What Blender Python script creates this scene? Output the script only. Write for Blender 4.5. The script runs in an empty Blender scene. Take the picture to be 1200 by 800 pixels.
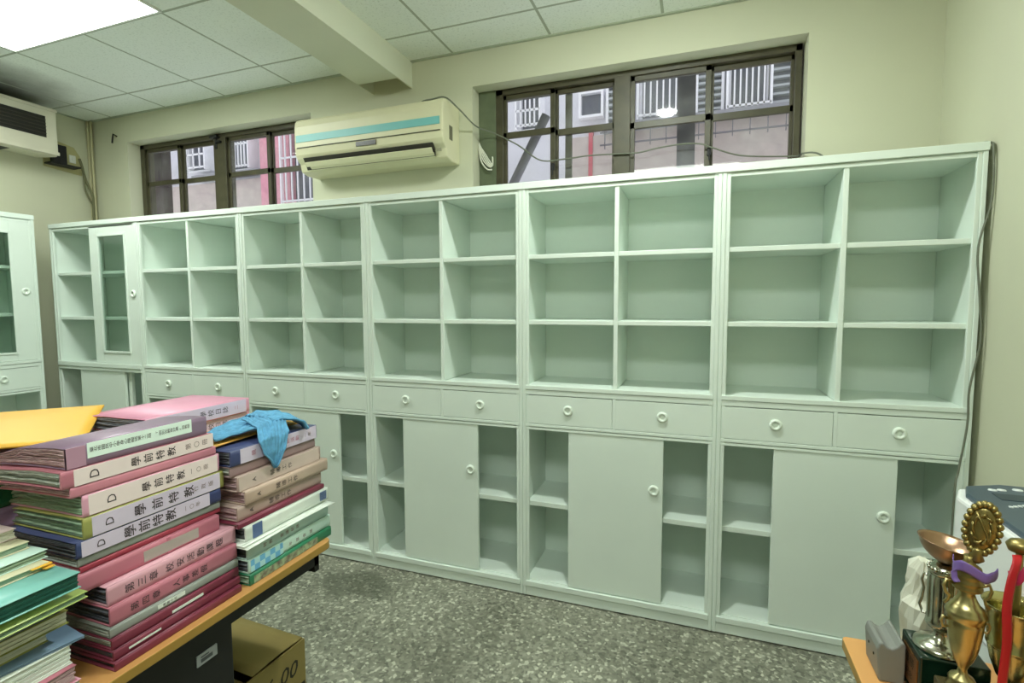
import bpy, bmesh, math, random
from mathutils import Vector, Matrix
R = random.Random(7)
SC = bpy.context.scene
COL = SC.collection
PI = math.pi

# ------------------------------------------------------------------ materials
def lin(c):
    return tuple(((v/12.92) if v <= 0.04045 else ((v+0.055)/1.055)**2.4) for v in c)
MATS = {}
def mat(name, rgb, rough=0.5, metal=0.0, noise=0.0, nscale=20, bump=0.0, bscale=80, spec=None, trans=0.0, emit=None, estr=0.0, stretch=None, rgb2=None, sheen=0):
    """procedural principled material; rgb in sRGB 0..1"""
    if name in MATS: return MATS[name]
    m = bpy.data.materials.new(name); m.use_nodes = True
    nt = m.node_tree; b = nt.nodes['Principled BSDF']
    c = lin(rgb)+(1,)
    b.inputs['Base Color'].default_value = c
    b.inputs['Roughness'].default_value = rough
    b.inputs['Metallic'].default_value = metal
    if spec is not None: b.inputs['Specular IOR Level'].default_value = spec
    if trans: b.inputs['Transmission Weight'].default_value = trans
    if emit: b.inputs['Emission Color'].default_value = lin(emit)+(1,); b.inputs['Emission Strength'].default_value = estr
    tc = nt.nodes.new('ShaderNodeTexCoord'); mp = nt.nodes.new('ShaderNodeMapping')
    nt.links.new(tc.outputs['Object'], mp.inputs['Vector'])
    if stretch: mp.inputs['Scale'].default_value = stretch
    if noise or rgb2:
        n = nt.nodes.new('ShaderNodeTexNoise'); n.inputs['Scale'].default_value = nscale; n.inputs['Detail'].default_value = 4
        nt.links.new(mp.outputs[0], n.inputs['Vector'])
        r = nt.nodes.new('ShaderNodeValToRGB')
        r.color_ramp.elements[0].position = .35; r.color_ramp.elements[1].position = .65
        c2 = lin(rgb2)+(1,) if rgb2 else tuple(v*(1-noise) for v in c[:3])+(1,)
        r.color_ramp.elements[0].color = c2; r.color_ramp.elements[1].color = c
        nt.links.new(n.outputs['Fac'], r.inputs['Fac']); nt.links.new(r.outputs['Color'], b.inputs['Base Color'])
    if bump:
        n2 = nt.nodes.new('ShaderNodeTexNoise'); n2.inputs['Scale'].default_value = bscale; n2.inputs['Detail'].default_value = 3
        nt.links.new(mp.outputs[0], n2.inputs['Vector'])
        bp = nt.nodes.new('ShaderNodeBump'); bp.inputs['Strength'].default_value = bump; bp.inputs['Distance'].default_value = .002
        nt.links.new(n2.outputs['Fac'], bp.inputs['Height']); nt.links.new(bp.outputs['Normal'], b.inputs['Normal'])
    MATS[name] = m
    return m
def nn(nt, t, **kw):
    n = nt.nodes.new(t)
    for k, v in kw.items(): setattr(n, k, v)
    return n

PAINT = mat('cabinet_paint', (.882,.928,.895), rough=.42, noise=.04, nscale=3, bump=.08, bscale=40)
PAINT_IN = mat('cabinet_inner_paint', (.86,.905,.87), rough=.5, noise=.08, nscale=4, bump=.1, bscale=40)
WALL = mat('wall_paint', (.795,.80,.705), rough=.75, noise=.05, nscale=1.6, bump=.15, bscale=60)
BEAM = mat('beam_paint', (.83,.84,.76), rough=.75, noise=.05, nscale=2)
WFRAME = mat('window_frame_paint', (.30,.285,.205), rough=.45, noise=.25, nscale=14)
WFRAME2 = mat('window_board_paint', (.40,.44,.34), rough=.5, noise=.2, nscale=10)
DESKM = mat('desk_laminate', (.80,.60,.37), rough=.38, rgb2=(.75,.54,.32), nscale=9, stretch=(1,.12,1))
DESKE = mat('desk_edge_band', (.66,.52,.24), rough=.45, noise=.1, nscale=8)
BLACK = mat('black_steel', (.075,.08,.08), rough=.55, noise=.2, nscale=30)
WHITE = mat('white_plastic', (.88,.89,.87), rough=.4)
KNOB = mat('knob_plastic', (.90,.94,.90), rough=.35)

# ------------------------------------------------------------------ mesh helpers
class MB:
    def __init__(s): s.v=[]; s.f=[]; s.m=[]; s.sm=[]
    def add(s, vs, fs, mi=0, smooth=False):
        o=len(s.v); s.v += [tuple(v) for v in vs]
        for f in fs: s.f.append([o+i for i in f]); s.m.append(mi); s.sm.append(smooth)
        return s
    def box(s, x0,x1,y0,y1,z0,z1, mi=0):
        vs=[(x0,y0,z0),(x1,y0,z0),(x1,y1,z0),(x0,y1,z0),(x0,y0,z1),(x1,y0,z1),(x1,y1,z1),(x0,y1,z1)]
        return s.add(vs, [(0,3,2,1),(4,5,6,7),(0,1,5,4),(1,2,6,5),(2,3,7,6),(3,0,4,7)], mi)
    def prism(s, poly, a, b, axis='z', mi=0, smooth=False):
        """polygon of 2-d points swept along an axis. axis z: (x,y); axis x: (y,z); axis y: (x,z)"""
        def P(p,t): return {'z':(p[0],p[1],t),'x':(t,p[0],p[1]),'y':(p[0],t,p[1])}[axis]
        n=len(poly); vs=[P(p,a) for p in poly]+[P(p,b) for p in poly]
        s.add(vs, [list(range(n))[::-1], list(range(n,2*n))], mi)
        o=len(s.v)-2*n
        for i in range(n):
            j=(i+1)%n; s.f.append([o+i,o+j,o+n+j,o+n+i]); s.m.append(mi); s.sm.append(smooth)
        return s
    def lathe(s, prof, c=(0,0,0), n=24, mi=0, axis='z', smooth=True, sx=1, sy=1):
        vs=[];fs=[]
        for r,h in prof:
            for k in range(n):
                a=2*PI*k/n; p=(r*math.cos(a)*sx, r*math.sin(a)*sy, h)
                if axis=='y': p=(p[0], -p[2], p[1])
                if axis=='x': p=(p[2], p[0], p[1])
                vs.append((c[0]+p[0],c[1]+p[1],c[2]+p[2]))
        m=len(prof)
        for i in range(m-1):
            for k in range(n):
                k2=(k+1)%n; fs.append((i*n+k,i*n+k2,(i+1)*n+k2,(i+1)*n+k))
        s.add(vs,fs,mi,smooth)
        o=len(s.v)-m*n
        s.f.append([o+k for k in range(n)][::-1]); s.m.append(mi); s.sm.append(False)
        s.f.append([o+(m-1)*n+k for k in range(n)]); s.m.append(mi); s.sm.append(False)
        return s
    def tube(s, pts, r, n=8, mi=0, closed=False):
        pts=[Vector(p) for p in pts]; N=len(pts); rings=[]
        rr = r if hasattr(r,'__len__') else [r]*N
        up=None
        for i,p in enumerate(pts):
            if closed: d=pts[(i+1)%N]-pts[i-1]
            else: d=pts[min(i+1,N-1)]-pts[max(i-1,0)]
            d.normalize()
            if up is None:
                up=Vector((0,0,1)) if abs(d.z)<.9 else Vector((1,0,0))
            u=d.cross(up)
            if u.length<1e-5: u=d.orthogonal()
            u.normalize(); w=u.cross(d).normalized(); up=w
            rings.append([p+u*math.cos(2*PI*k/n)*rr[i]+w*math.sin(2*PI*k/n)*rr[i] for k in range(n)])
        vs=[v for q in rings for v in q]; fs=[]
        M=N if closed else N-1
        for i in range(M):
            j=(i+1)%N
            for k in range(n):
                k2=(k+1)%n; fs.append((i*n+k,i*n+k2,j*n+k2,j*n+k))
        if not closed: fs += [tuple(range(n))[::-1], tuple((N-1)*n+k for k in range(n))]
        return s.add(vs,fs,mi,True)
    def sheet(s, fn, nu, nv, th=0.0, mi=0):
        """surface fn(u,v)->point, closed to thickness th along its normal-ish z"""
        P=[[Vector(fn(i/nu,j/nv)) for j in range(nv+1)] for i in range(nu+1)]
        o=len(s.v)
        for row in P: s.v += [tuple(p) for p in row]
        W=nv+1
        def F(a): s.f.append(a); s.m.append(mi); s.sm.append(True)
        if not th:
            for i in range(nu):
                for j in range(nv): F([o+i*W+j,o+(i+1)*W+j,o+(i+1)*W+j+1,o+i*W+j+1])
            return s
        for i in range(nu+1):
            for j in range(nv+1):
                a=P[min(i+1,nu)][j]-P[max(i-1,0)][j]; b=P[i][min(j+1,nv)]-P[i][max(j-1,0)]
                nrm=a.cross(b); nrm = nrm.normalized() if nrm.length>1e-9 else Vector((0,0,1))
                s.v.append(tuple(P[i][j]-nrm*th))
        q=o+(nu+1)*W
        for i in range(nu):
            for j in range(nv):
                a,b,c,d=i*W+j,(i+1)*W+j,(i+1)*W+j+1,i*W+j+1
                F([o+a,o+b,o+c,o+d]); F([q+d,q+c,q+b,q+a])
        for i in range(nu):
            F([o+i*W,q+i*W,q+(i+1)*W,o+(i+1)*W]); F([o+(i+1)*W+nv,q+(i+1)*W+nv,q+i*W+nv,o+i*W+nv])
        for j in range(nv):
            F([o+j+1,q+j+1,q+j,o+j]); F([o+nu*W+j,q+nu*W+j,q+nu*W+j+1,o+nu*W+j+1])
        return s
    def build(s, name, mats, parent=None, bevel=0, seg=2, loc=None, xf=None):
        me=bpy.data.meshes.new(name)
        vs=[xf@Vector(v) for v in s.v] if xf is not None else s.v
        me.from_pydata([tuple(v) for v in vs],[],s.f)
        if not isinstance(mats,(list,tuple)): mats=[mats]
        for m in mats: me.materials.append(m)
        for p,mi,sm in zip(me.polygons,s.m,s.sm): p.material_index=mi; p.use_smooth=sm
        me.update()
        if me.validate(): pass
        o=bpy.data.objects.new(name,me); COL.objects.link(o)
        if parent: o.parent=parent
        if loc: o.location=loc
        if bevel:
            b=o.modifiers.new('Bevel','BEVEL'); b.width=bevel; b.segments=seg; b.limit_method='ANGLE'; b.angle_limit=math.radians(40)
        return o
def empty(name, loc=(0,0,0), rz=0):
    o=bpy.data.objects.new(name,None); COL.objects.link(o); o.location=loc; o.rotation_euler=(0,0,rz)
    o.empty_display_size=.05
    return o
def tag(o, label=None, cat=None, group=None, kind=None):
    if label: o['label']=label
    if cat: o['category']=cat
    if group: o['group']=group
    if kind: o['kind']=kind
    return o
def copy_tree(o, parent=None):
    c=o.copy(); COL.objects.link(c); c.parent=parent
    for ch in list(o.children): copy_tree(ch, c)
    return c
def struct(name, mb, m, bevel=0):
    return tag(mb.build(name, m, bevel=bevel), kind='structure')

FONTDATA={}
def text_mesh(body, size, spacing=1.0, shear=0.0, bold=0.0, line=1.0):
    key=(body,size,spacing,shear,bold,line)
    if key in FONTDATA: return FONTDATA[key]
    c=bpy.data.curves.new('lettering','FONT'); c.body=body; c.size=size; c.align_x='CENTER'; c.align_y='CENTER'
    c.space_character=spacing; c.shear=shear; c.space_line=line; c.offset=bold; c.resolution_u=2
    o=bpy.data.objects.new('t',c); COL.objects.link(o)
    dg=bpy.context.evaluated_depsgraph_get(); dg.update()
    me=bpy.data.meshes.new_from_object(o.evaluated_get(dg))
    bpy.data.objects.remove(o)
    FONTDATA[key]=me
    return me
def lettering(body, size, m, parent, pos, right, up, **kw):
    """letters lying on a surface: right/up are the directions of the writing"""
    me=text_mesh(body,size,**kw).copy(); me.name='lettering'
    r=Vector(right).normalized(); u=Vector(up).normalized(); n=r.cross(u)
    M=Matrix((( r.x,u.x,n.x,pos[0]),(r.y,u.y,n.y,pos[1]),(r.z,u.z,n.z,pos[2]),(0,0,0,1)))
    me.transform(M); me.materials.clear(); me.materials.append(m)
    o=bpy.data.objects.new('lettering',me); COL.objects.link(o); o.parent=parent
    return o

# ------------------------------------------------------------------ camera (photo solved from the cabinet row)
cam=bpy.data.cameras.new('camera'); co=bpy.data.objects.new('camera',cam); COL.objects.link(co)
r_=Vector((0.94040,0.34004,-0.004466)); u_=Vector((-0.021059,0.071338,0.99723)); w_=Vector((-0.339416,0.937701,-0.074247))
M=Matrix.Identity(4)
for i in range(3): M[i][0]=r_[i]; M[i][1]=u_[i]; M[i][2]=-w_[i]
M[0][3],M[1][3],M[2][3]=4.41492,-2.40006,1.49048
co.matrix_world=M
cam.sensor_width=36; cam.lens=603.54/1200*36; cam.clip_start=.02; cam.clip_end=100
SC.camera=co

# ------------------------------------------------------------------ room
XL,XR,YB,YF,ZC=-.305,5.422,.50,-5.2,2.98
def ceiling_mat():
    m=bpy.data.materials.new('ceiling_tiles'); m.use_nodes=True; nt=m.node_tree; b=nt.nodes['Principled BSDF']; b.inputs['Roughness'].default_value=.85
    g=nn(nt,'ShaderNodeNewGeometry'); sp=nn(nt,'ShaderNodeSeparateXYZ'); nt.links.new(g.outputs['Position'],sp.inputs[0])
    def M_(op,a,bv=None,c=None):
        n=nn(nt,'ShaderNodeMath',operation=op)
        for i,v in enumerate((a,bv,c)):
            if v is None: continue
            if hasattr(v,'links') or hasattr(v,'is_linked'): nt.links.new(v,n.inputs[i])
            else: n.inputs[i].default_value=v
        return n.outputs[0]
    def line(ax,off,per):
        a=M_('SUBTRACT',sp.outputs[ax],off); a=M_('DIVIDE',a,per); a=M_('FRACT',M_('ADD',a,50.5)); a=M_('ABSOLUTE',M_('SUBTRACT',a,.5))
        return M_('LESS_THAN',a,.0075/per)
    lx=line(0,.59,.603); ly=line(1,.214,.635)
    L=M_('MAXIMUM',lx,ly)
    n=nn(nt,'ShaderNodeTexNoise'); n.inputs['Scale'].default_value=90; n.inputs['Detail'].default_value=5; nt.links.new(g.outputs['Position'],n.inputs['Vector'])
    r=nn(nt,'ShaderNodeValToRGB'); r.color_ramp.elements[0].position=.3; r.color_ramp.elements[1].position=.45
    r.color_ramp.elements[0].color=lin((.84,.87,.84))+(1,); r.color_ramp.elements[1].color=lin((.92,.945,.92))+(1,)
    nt.links.new(n.outputs['Fac'],r.inputs['Fac'])
    # soot stain above the old air conditioner
    vm=nn(nt,'ShaderNodeVectorMath',operation='DISTANCE'); nt.links.new(g.outputs['Position'],vm.inputs[0]); vm.inputs[1].default_value=(-.12,-.28,2.98)
    n3=nn(nt,'ShaderNodeTexNoise'); n3.inputs['Scale'].default_value=5; nt.links.new(g.outputs['Position'],n3.inputs['Vector'])
    d=M_('ADD',vm.outputs['Value'],M_('MULTIPLY',n3.outputs['Fac'],.25))
    st=nn(nt,'ShaderNodeMapRange'); st.inputs['From Min'].default_value=.30; st.inputs['From Max'].default_value=.72; st.inputs['To Min'].default_value=.80; st.inputs['To Max'].default_value=0
    nt.links.new(d,st.inputs['Value'])
    mx0=nn(nt,'ShaderNodeMix',data_type='RGBA'); nt.links.new(st.outputs[0],mx0.inputs['Factor']); nt.links.new(r.outputs[0],mx0.inputs['A']); mx0.inputs['B'].default_value=lin((.20,.20,.14))+(1,)
    mx=nn(nt,'ShaderNodeMix',data_type='RGBA'); nt.links.new(L,mx.inputs['Factor']); nt.links.new(mx0.outputs['Result'],mx.inputs['A']); mx.inputs['B'].default_value=lin((.66,.69,.63))+(1,)
    nt.links.new(mx.outputs['Result'],b.inputs['Base Color'])
    bu=nn(nt,'ShaderNodeBump'); bu.inputs['Strength'].default_value=.4; bu.inputs['Distance'].default_value=.004
    nt.links.new(M_('SUBTRACT',1.0,L),bu.inputs['Height']); nt.links.new(bu.outputs[0],b.inputs['Normal'])
    return m
def floor_mat():
    m=bpy.data.materials.new('terrazzo'); m.use_nodes=True; nt=m.node_tree; b=nt.nodes['Principled BSDF']; b.inputs['Roughness'].default_value=.42
    g=nn(nt,'ShaderNodeNewGeometry')
    v=nn(nt,'ShaderNodeTexVoronoi'); v.inputs['Scale'].default_value=80; nt.links.new(g.outputs['Position'],v.inputs['Vector'])
    sp=nn(nt,'ShaderNodeSeparateColor'); nt.links.new(v.outputs['Color'],sp.inputs[0])
    r=nn(nt,'ShaderNodeValToRGB'); e=r.color_ramp.elements; e[0].position=0; e[1].position=.96
    e[0].color=lin((.40,.405,.36))+(1,); e[1].color=lin((.80,.80,.73))+(1,)
    for p,c in ((.2,(.48,.485,.43)),(.55,(.55,.555,.495)),(.85,(.62,.62,.56))):
        q=e.new(p); q.color=lin(c)+(1,)
    nt.links.new(sp.outputs[0],r.inputs['Fac'])
    n=nn(nt,'ShaderNodeTexNoise'); n.inputs['Scale'].default_value=2.2; n.inputs['Detail'].default_value=7; nt.links.new(g.outputs['Position'],n.inputs['Vector'])
    rr=nn(nt,'ShaderNodeValToRGB'); rr.color_ramp.elements[0].position=.3; rr.color_ramp.elements[1].position=.62
    rr.color_ramp.elements[0].color=(.62,.62,.60,1); rr.color_ramp.elements[1].color=(1,1,1,1); nt.links.new(n.outputs['Fac'],rr.inputs['Fac'])
    mu=nn(nt,'ShaderNodeMix',data_type='RGBA',blend_type='MULTIPLY'); mu.inputs['Factor'].default_value=1
    nt.links.new(r.outputs[0],mu.inputs['A']); nt.links.new(rr.outputs[0],mu.inputs['B'])
    # old spill stain
    vm=nn(nt,'ShaderNodeVectorMath',operation='SUBTRACT'); nt.links.new(g.outputs['Position'],vm.inputs[0]); vm.inputs[1].default_value=(2.72,-.20,0)
    vs=nn(nt,'ShaderNodeVectorMath',operation='MULTIPLY'); nt.links.new(vm.outputs[0],vs.inputs[0]); vs.inputs[1].default_value=(3.2,6.0,0)
    ln=nn(nt,'ShaderNodeVectorMath',operation='LENGTH'); nt.links.new(vs.outputs[0],ln.inputs[0])
    n2=nn(nt,'ShaderNodeTexNoise'); n2.inputs['Scale'].default_value=7; n2.inputs['Detail'].default_value=4; nt.links.new(g.outputs['Position'],n2.inputs['Vector'])
    ad=nn(nt,'ShaderNodeMath',operation='MULTIPLY_ADD'); nt.links.new(n2.outputs['Fac'],ad.inputs[0]); ad.inputs[1].default_value=1.2; nt.links.new(ln.outputs['Value'],ad.inputs[2])
    mr=nn(nt,'ShaderNodeMapRange'); nt.links.new(ad.outputs[0],mr.inputs['Value']); mr.inputs['From Min'].default_value=1.1; mr.inputs['From Max'].default_value=1.5; mr.inputs['To Min'].default_value=.55; mr.inputs['To Max'].default_value=0
    mx=nn(nt,'ShaderNodeMix',data_type='RGBA'); nt.links.new(mr.outputs[0],mx.inputs['Factor']); nt.links.new(mu.outputs['Result'],mx.inputs['A']); mx.inputs['B'].default_value=lin((.26,.28,.22))+(1,)
    nt.links.new(mx.outputs['Result'],b.inputs['Base Color'])
    return m
struct('floor', MB().box(XL-.2,XR+.2,YF-.2,YB+.2,-.1,0), floor_mat())
struct('ceiling', MB().box(XL-.2,XR+.2,YF-.2,YB+.2,ZC,ZC+.1), ceiling_mat())
struct('wall_left', MB().box(XL-.15,XL,YF-.2,YB+.0,0,ZC), WALL)
struct('wall_right', MB().box(XR,XR+.15,YF-.2,YB+.0,0,ZC), WALL)
struct('wall_front', MB().box(XL,XR,YF-.15,YF,0,ZC), WALL)
# back wall with two openings
W1=(.13,1.93); W2=(3.12,4.885); WZ0,WZ1=1.66,2.775; YO=YB+.2
wb=MB()
wb.box(XL-.15,XR+.15,YB,YO,0,WZ0).box(XL-.15,XR+.15,YB,YO,WZ1,ZC)
wb.box(XL-.15,W1[0],YB,YO,WZ0,WZ1).box(W1[1],W2[0],YB,YO,WZ0,WZ1).box(W2[1],XR+.15,YB,YO,WZ0,WZ1)
struct('wall_back', wb, WALL)
# boxed ceiling beam running towards the back wall, hollow added to darken its end
bm_=MB()
bm_.box(2.43,2.715,YF,.34,2.822,ZC).box(2.43,2.436,.34,YB,2.822,ZC).box(2.705,2.715,.34,YB,2.822,ZC).box(2.436,2.705,.34,YB,2.90,ZC)
struct('trim_1', bm_, BEAM)
# wall angle where ceiling meets walls
ta=MB().box(XL,2.43,YB-.02,YB,ZC-.006,ZC).box(2.715,XR,YB-.02,YB,ZC-.006,ZC).box(XL,XL+.02,YF,YB,ZC-.006,ZC)
struct('trim_2', ta, mat('angle_metal',(.66,.69,.62),rough=.6))

# ------------------------------------------------------------------ windows
def front_fresnel(nt):
    f=nn(nt,'ShaderNodeFresnel'); f.inputs['IOR'].default_value=1.5
    g=nn(nt,'ShaderNodeNewGeometry'); iv=nn(nt,'ShaderNodeMath',operation='SUBTRACT'); iv.inputs[0].default_value=1; nt.links.new(g.outputs['Backfacing'],iv.inputs[1])
    mu=nn(nt,'ShaderNodeMath',operation='MULTIPLY'); nt.links.new(f.outputs[0],mu.inputs[0]); nt.links.new(iv.outputs[0],mu.inputs[1]); return mu
def glass_mat():
    m=bpy.data.materials.new('window_glass'); m.use_nodes=True; nt=m.node_tree; nt.nodes.clear()
    o=nn(nt,'ShaderNodeOutputMaterial'); t=nn(nt,'ShaderNodeBsdfTransparent'); t.inputs[0].default_value=(.95,.96,.96,1)
    g=nn(nt,'ShaderNodeBsdfGlossy'); g.inputs['Roughness'].default_value=.03
    f=front_fresnel(nt)
    d=nn(nt,'ShaderNodeBsdfDiffuse'); d.inputs[0].default_value=(.7,.7,.72,1)
    n=nn(nt,'ShaderNodeTexNoise'); n.inputs['Scale'].default_value=6; n.inputs['Detail'].default_value=6
    tc=nn(nt,'ShaderNodeTexCoord'); nt.links.new(tc.outputs['Object'],n.inputs['Vector'])
    mr=nn(nt,'ShaderNodeMapRange'); mr.inputs['From Min'].default_value=.35; mr.inputs['From Max'].default_value=.8; mr.inputs['To Min'].default_value=.01; mr.inputs['To Max'].default_value=.14
    nt.links.new(n.outputs['Fac'],mr.inputs['Value'])
    m1=nn(nt,'ShaderNodeMixShader'); nt.links.new(mr.outputs[0],m1.inputs[0]); nt.links.new(t.outputs[0],m1.inputs[1]); nt.links.new(d.outputs[0],m1.inputs[2])
    m2=nn(nt,'ShaderNodeMixShader'); nt.links.new(f.outputs[0],m2.inputs[0]); nt.links.new(m1.outputs[0],m2.inputs[1]); nt.links.new(g.outputs[0],m2.inputs[2])
    nt.links.new(m2.outputs[0],o.inputs[0]); return m
WGLASS=glass_mat()
def clear_glass():
    m=bpy.data.materials.new('cabinet_glass'); m.use_nodes=True; nt=m.node_tree; nt.nodes.clear()
    o=nn(nt,'ShaderNodeOutputMaterial'); t=nn(nt,'ShaderNodeBsdfTransparent'); t.inputs[0].default_value=(.84,.89,.86,1)
    g=nn(nt,'ShaderNodeBsdfGlossy'); g.inputs['Roughness'].default_value=.02
    f=front_fresnel(nt)
    m2=nn(nt,'ShaderNodeMixShader'); nt.links.new(f.outputs[0],m2.inputs[0]); nt.links.new(t.outputs[0],m2.inputs[1]); nt.links.new(g.outputs[0],m2.inputs[2])
    nt.links.new(m2.outputs[0],o.inputs[0]); return m
CGLASS=clear_glass()
def window(name, X0, X1, sashes, post, zbar):
    root=empty(name,(X0,.60,WZ0)); tag(root,kind='structure')
    def L(mb,nm,m,par=root,bevel=.002): return mb.build(nm,m,par,bevel=bevel,xf=Matrix.Translation((-X0,-.60,-WZ0)))
    f=MB().box(X0,X1,.60,.68,WZ0,WZ0+.04).box(X0,X1,.60,.68,WZ1-.035,WZ1-.001)
    f.box(X0,X0+.045,.60,.68,WZ0,WZ1-.001).box(X1-.03,X1,.60,.68,WZ0,WZ1-.001)
    L(f,'window_frame',WFRAME)
    L(MB().box(post[0],post[1],.592,.675,WZ0+.04,WZ1-.034),'window_post',WFRAME)
    for k,(a,b) in enumerate(sashes):
        y=.612+(k%2)*.022
        s=MB().box(a,a+.028,y,y+.02,WZ0+.04,WZ1-.035).box(b-.03,b,y,y+.02,WZ0+.04,WZ1-.035)
        s.box(a,b,y,y+.02,WZ1-.062,WZ1-.035).box(a,b,y,y+.02,WZ0+.04,WZ0+.08).box(a,b,y,y+.02,zbar[k]-.018,zbar[k]+.018)
        so=L(s,'sash',WFRAME)
        for z0,z1 in ((WZ0+.08,zbar[k]-.018),(zbar[k]+.018,WZ1-.062)):
            L(MB().box(a+.028,b-.03,y+.008,y+.012,z0,z1),'pane',WGLASS,so,bevel=0)
    return root,L
w1,L1=window('window_1',W1[0],W1[1],[(.17,.56),(.545,.945),(1.05,1.46),(1.44,1.90)],(.935,1.055),[2.465]*4)
w2,L2=window('window_2',W2[0]+.112,W2[1]-.01,[(3.27,3.60),(3.585,3.96),(4.03,4.455),(4.44,4.86)],(3.945,4.035),[2.505,2.495,2.475,2.475])
sb=MB().box(W2[0]+.001,W2[0]+.112,.595,.665,WZ0,WZ1-.001)
L2(sb,'side_board',WFRAME2)
L2(MB().box(3.65,3.69,.655,.672,WZ0+.04,WZ1-.035),'rear_sash_edge',WFRAME)
for a in (3.592,4.452):
    L2(MB().box(a-.012,a+.008,.594,.612,2.27,2.31).box(a-.005,a+.002,.586,.594,2.24,2.30),'window_latch',BLACK)
L1(MB().box(.955,.975,.585,.60,2.66,2.768).box(.93,1.0,.56,.60,2.735,2.75).box(.975,1.02,.57,.6,2.70,2.715),'window_latch',BLACK)

# ------------------------------------------------------------------ outside
NB=mat('neighbour_plaster',(.86,.86,.89),rough=.8,noise=.12,nscale=1.5)
NB2=mat('neighbour_tile',(.76,.71,.69),rough=.7,noise=.12,nscale=9)
NB3=mat('dark_recess',(.34,.35,.40),rough=.5)
NBW=mat('white_grille',(.93,.93,.95),rough=.5)
NBP=mat('pink_tile',(.86,.60,.66),rough=.7,noise=.15,nscale=12)
nb=empty('apartment_building',(1,4,0)); tag(nb,'pale grey apartment building with barred windows seen outside the windows','building')
def N(mb,nm,m,par=nb): return mb.build(nm,m,par,xf=Matrix.Translation((-1,-4,0)))
N(MB().box(-9,9,4,4.3,0,6.5),'wall',NB)
N(MB().box(2.9,9,3.94,4.0,0,3.50).box(-9,-1.9,3.94,4.0,0,3.45),'tiled_wall',NB2)
N(MB().box(3.3,9,3.75,4.0,3.50,3.56).box(-3.3,-1.9,3.8,4.0,3.5,3.55),'ledge',mat('grey_ledge',(.55,.55,.58),rough=.7))
rl=MB().box(3.3,7,3.70,3.72,3.44,3.455).box(3.3,7,3.70,3.72,3.30,3.315)
for q in range(22): rl.box(3.35+q*.17,3.36+q*.17,3.70,3.72,3.26,3.5)
N(rl,'railing',mat('rail_grey',(.42,.41,.44),rough=.6))
N(MB().box(-1.92,-1.36,3.85,4.0,0,6),'pillar',NBP)
N(MB().box(3.12,3.17,3.93,4.0,0,3.62),'pipe',mat('red_pipe',(.75,.35,.40),rough=.5))
def nwin(x0,x1,z0,z1,grille=0,louv=0):
    w=N(MB().box(x0,x1,3.97,4.001,z0,z1),'window',NB3)
    fr=MB()
    for a,b in ((x0-.03,x0),(x1,x1+.03)): fr.box(a,b,3.9,4.0,z0-.03,z1+.03)
    fr.box(x0,x1,3.9,4.0,z1,z1+.03).box(x0,x1,3.9,4.0,z0-.03,z0)
    N(fr,'window_frame',NBW,nb)
    if grille:
        g=MB(); n=grille
        for i in range(n): 
            x=x0+(x1-x0)*(i+.5)/n; g.box(x-.008,x+.008,3.80,3.82,z0,z1)
        for z in (z0+.02,(z0+z1)/2,z1-.02): g.box(x0-.04,x1+.04,3.80,3.82,z-.012,z+.012)
        for x in (x0-.04,x1+.04): g.box(x-.012,x+.012,3.80,4.0,z0-.02,z1+.02)
        N(g,'grille',NBW,nb)
    if louv:
        g=MB()
        for i in range(louv):
            z=z0+(z1-z0)*(i+.5)/louv; g.box(x0,x1,3.9,3.96,z-.012,z+.012)
        N(g,'louver',mat('grey_louver',(.66,.68,.70),rough=.6),nb)
nwin(2.27,2.50,3.66,4.05,4); nwin(3.03,3.27,3.74,3.99); nwin(3.36,3.62,3.56,4.6,0,14)
nwin(3.75,4.30,3.60,4.6,8); nwin(4.36,4.60,3.6,4.6,0,14); nwin(4.70,5.05,3.58,4.6,6); nwin(5.1,5.5,3.58,4.6,0,12); nwin(5.6,6.4,3.58,4.6,9)
nwin(-4.15,-3.90,3.55,4.3,4,0); nwin(-3.45,-3.05,3.66,4.1,3); nwin(-2.65,-2.15,3.60,4.3,8); nwin(-1.45,-.9,3.0,4.3,5,0)
pt=MB().box(-1.6,-.845,1.5,1.6,0,3.4).build('brown_screen',mat('brown_board',(.24,.17,.18),rough=.6))
tag(pt,'dark brown panel outside, behind leftmost pane of the far left window','panel')
aw=MB().prism([(1.8,3.36),(.95,2.865),(.95,2.835),(1.8,3.33)],-1.5,6.5,'x').build('window_awning',mat('awning_sheet',(.30,.28,.32),rough=.6))
tag(aw,'dark sheet awning sloping out above the windows outside','awning')
br=empty('awning_bracket',(2.95,1.2,2.3)); tag(br,'grey diagonal steel bracket outside left pane of the window behind the cabinets','bracket')
MB().tube([(0,.30,0),(.34,.30,.62)],.035,n=6).build('strut',mat('grey_steel',(.45,.45,.49),rough=.6),br)
MB().tube([(0,.30,-2.3),(0,.30,.0)],.03,n=6).build('foot_post',MATS['grey_steel'],br)
po=MB().box(4.245,4.365,1.5,1.62,0,3.07).build('outside_post',mat('post_paint',(.40,.39,.43),rough=.6,noise=.1))
tag(po,'dark grey square post standing outside behind the third pane from left','post')

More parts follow.
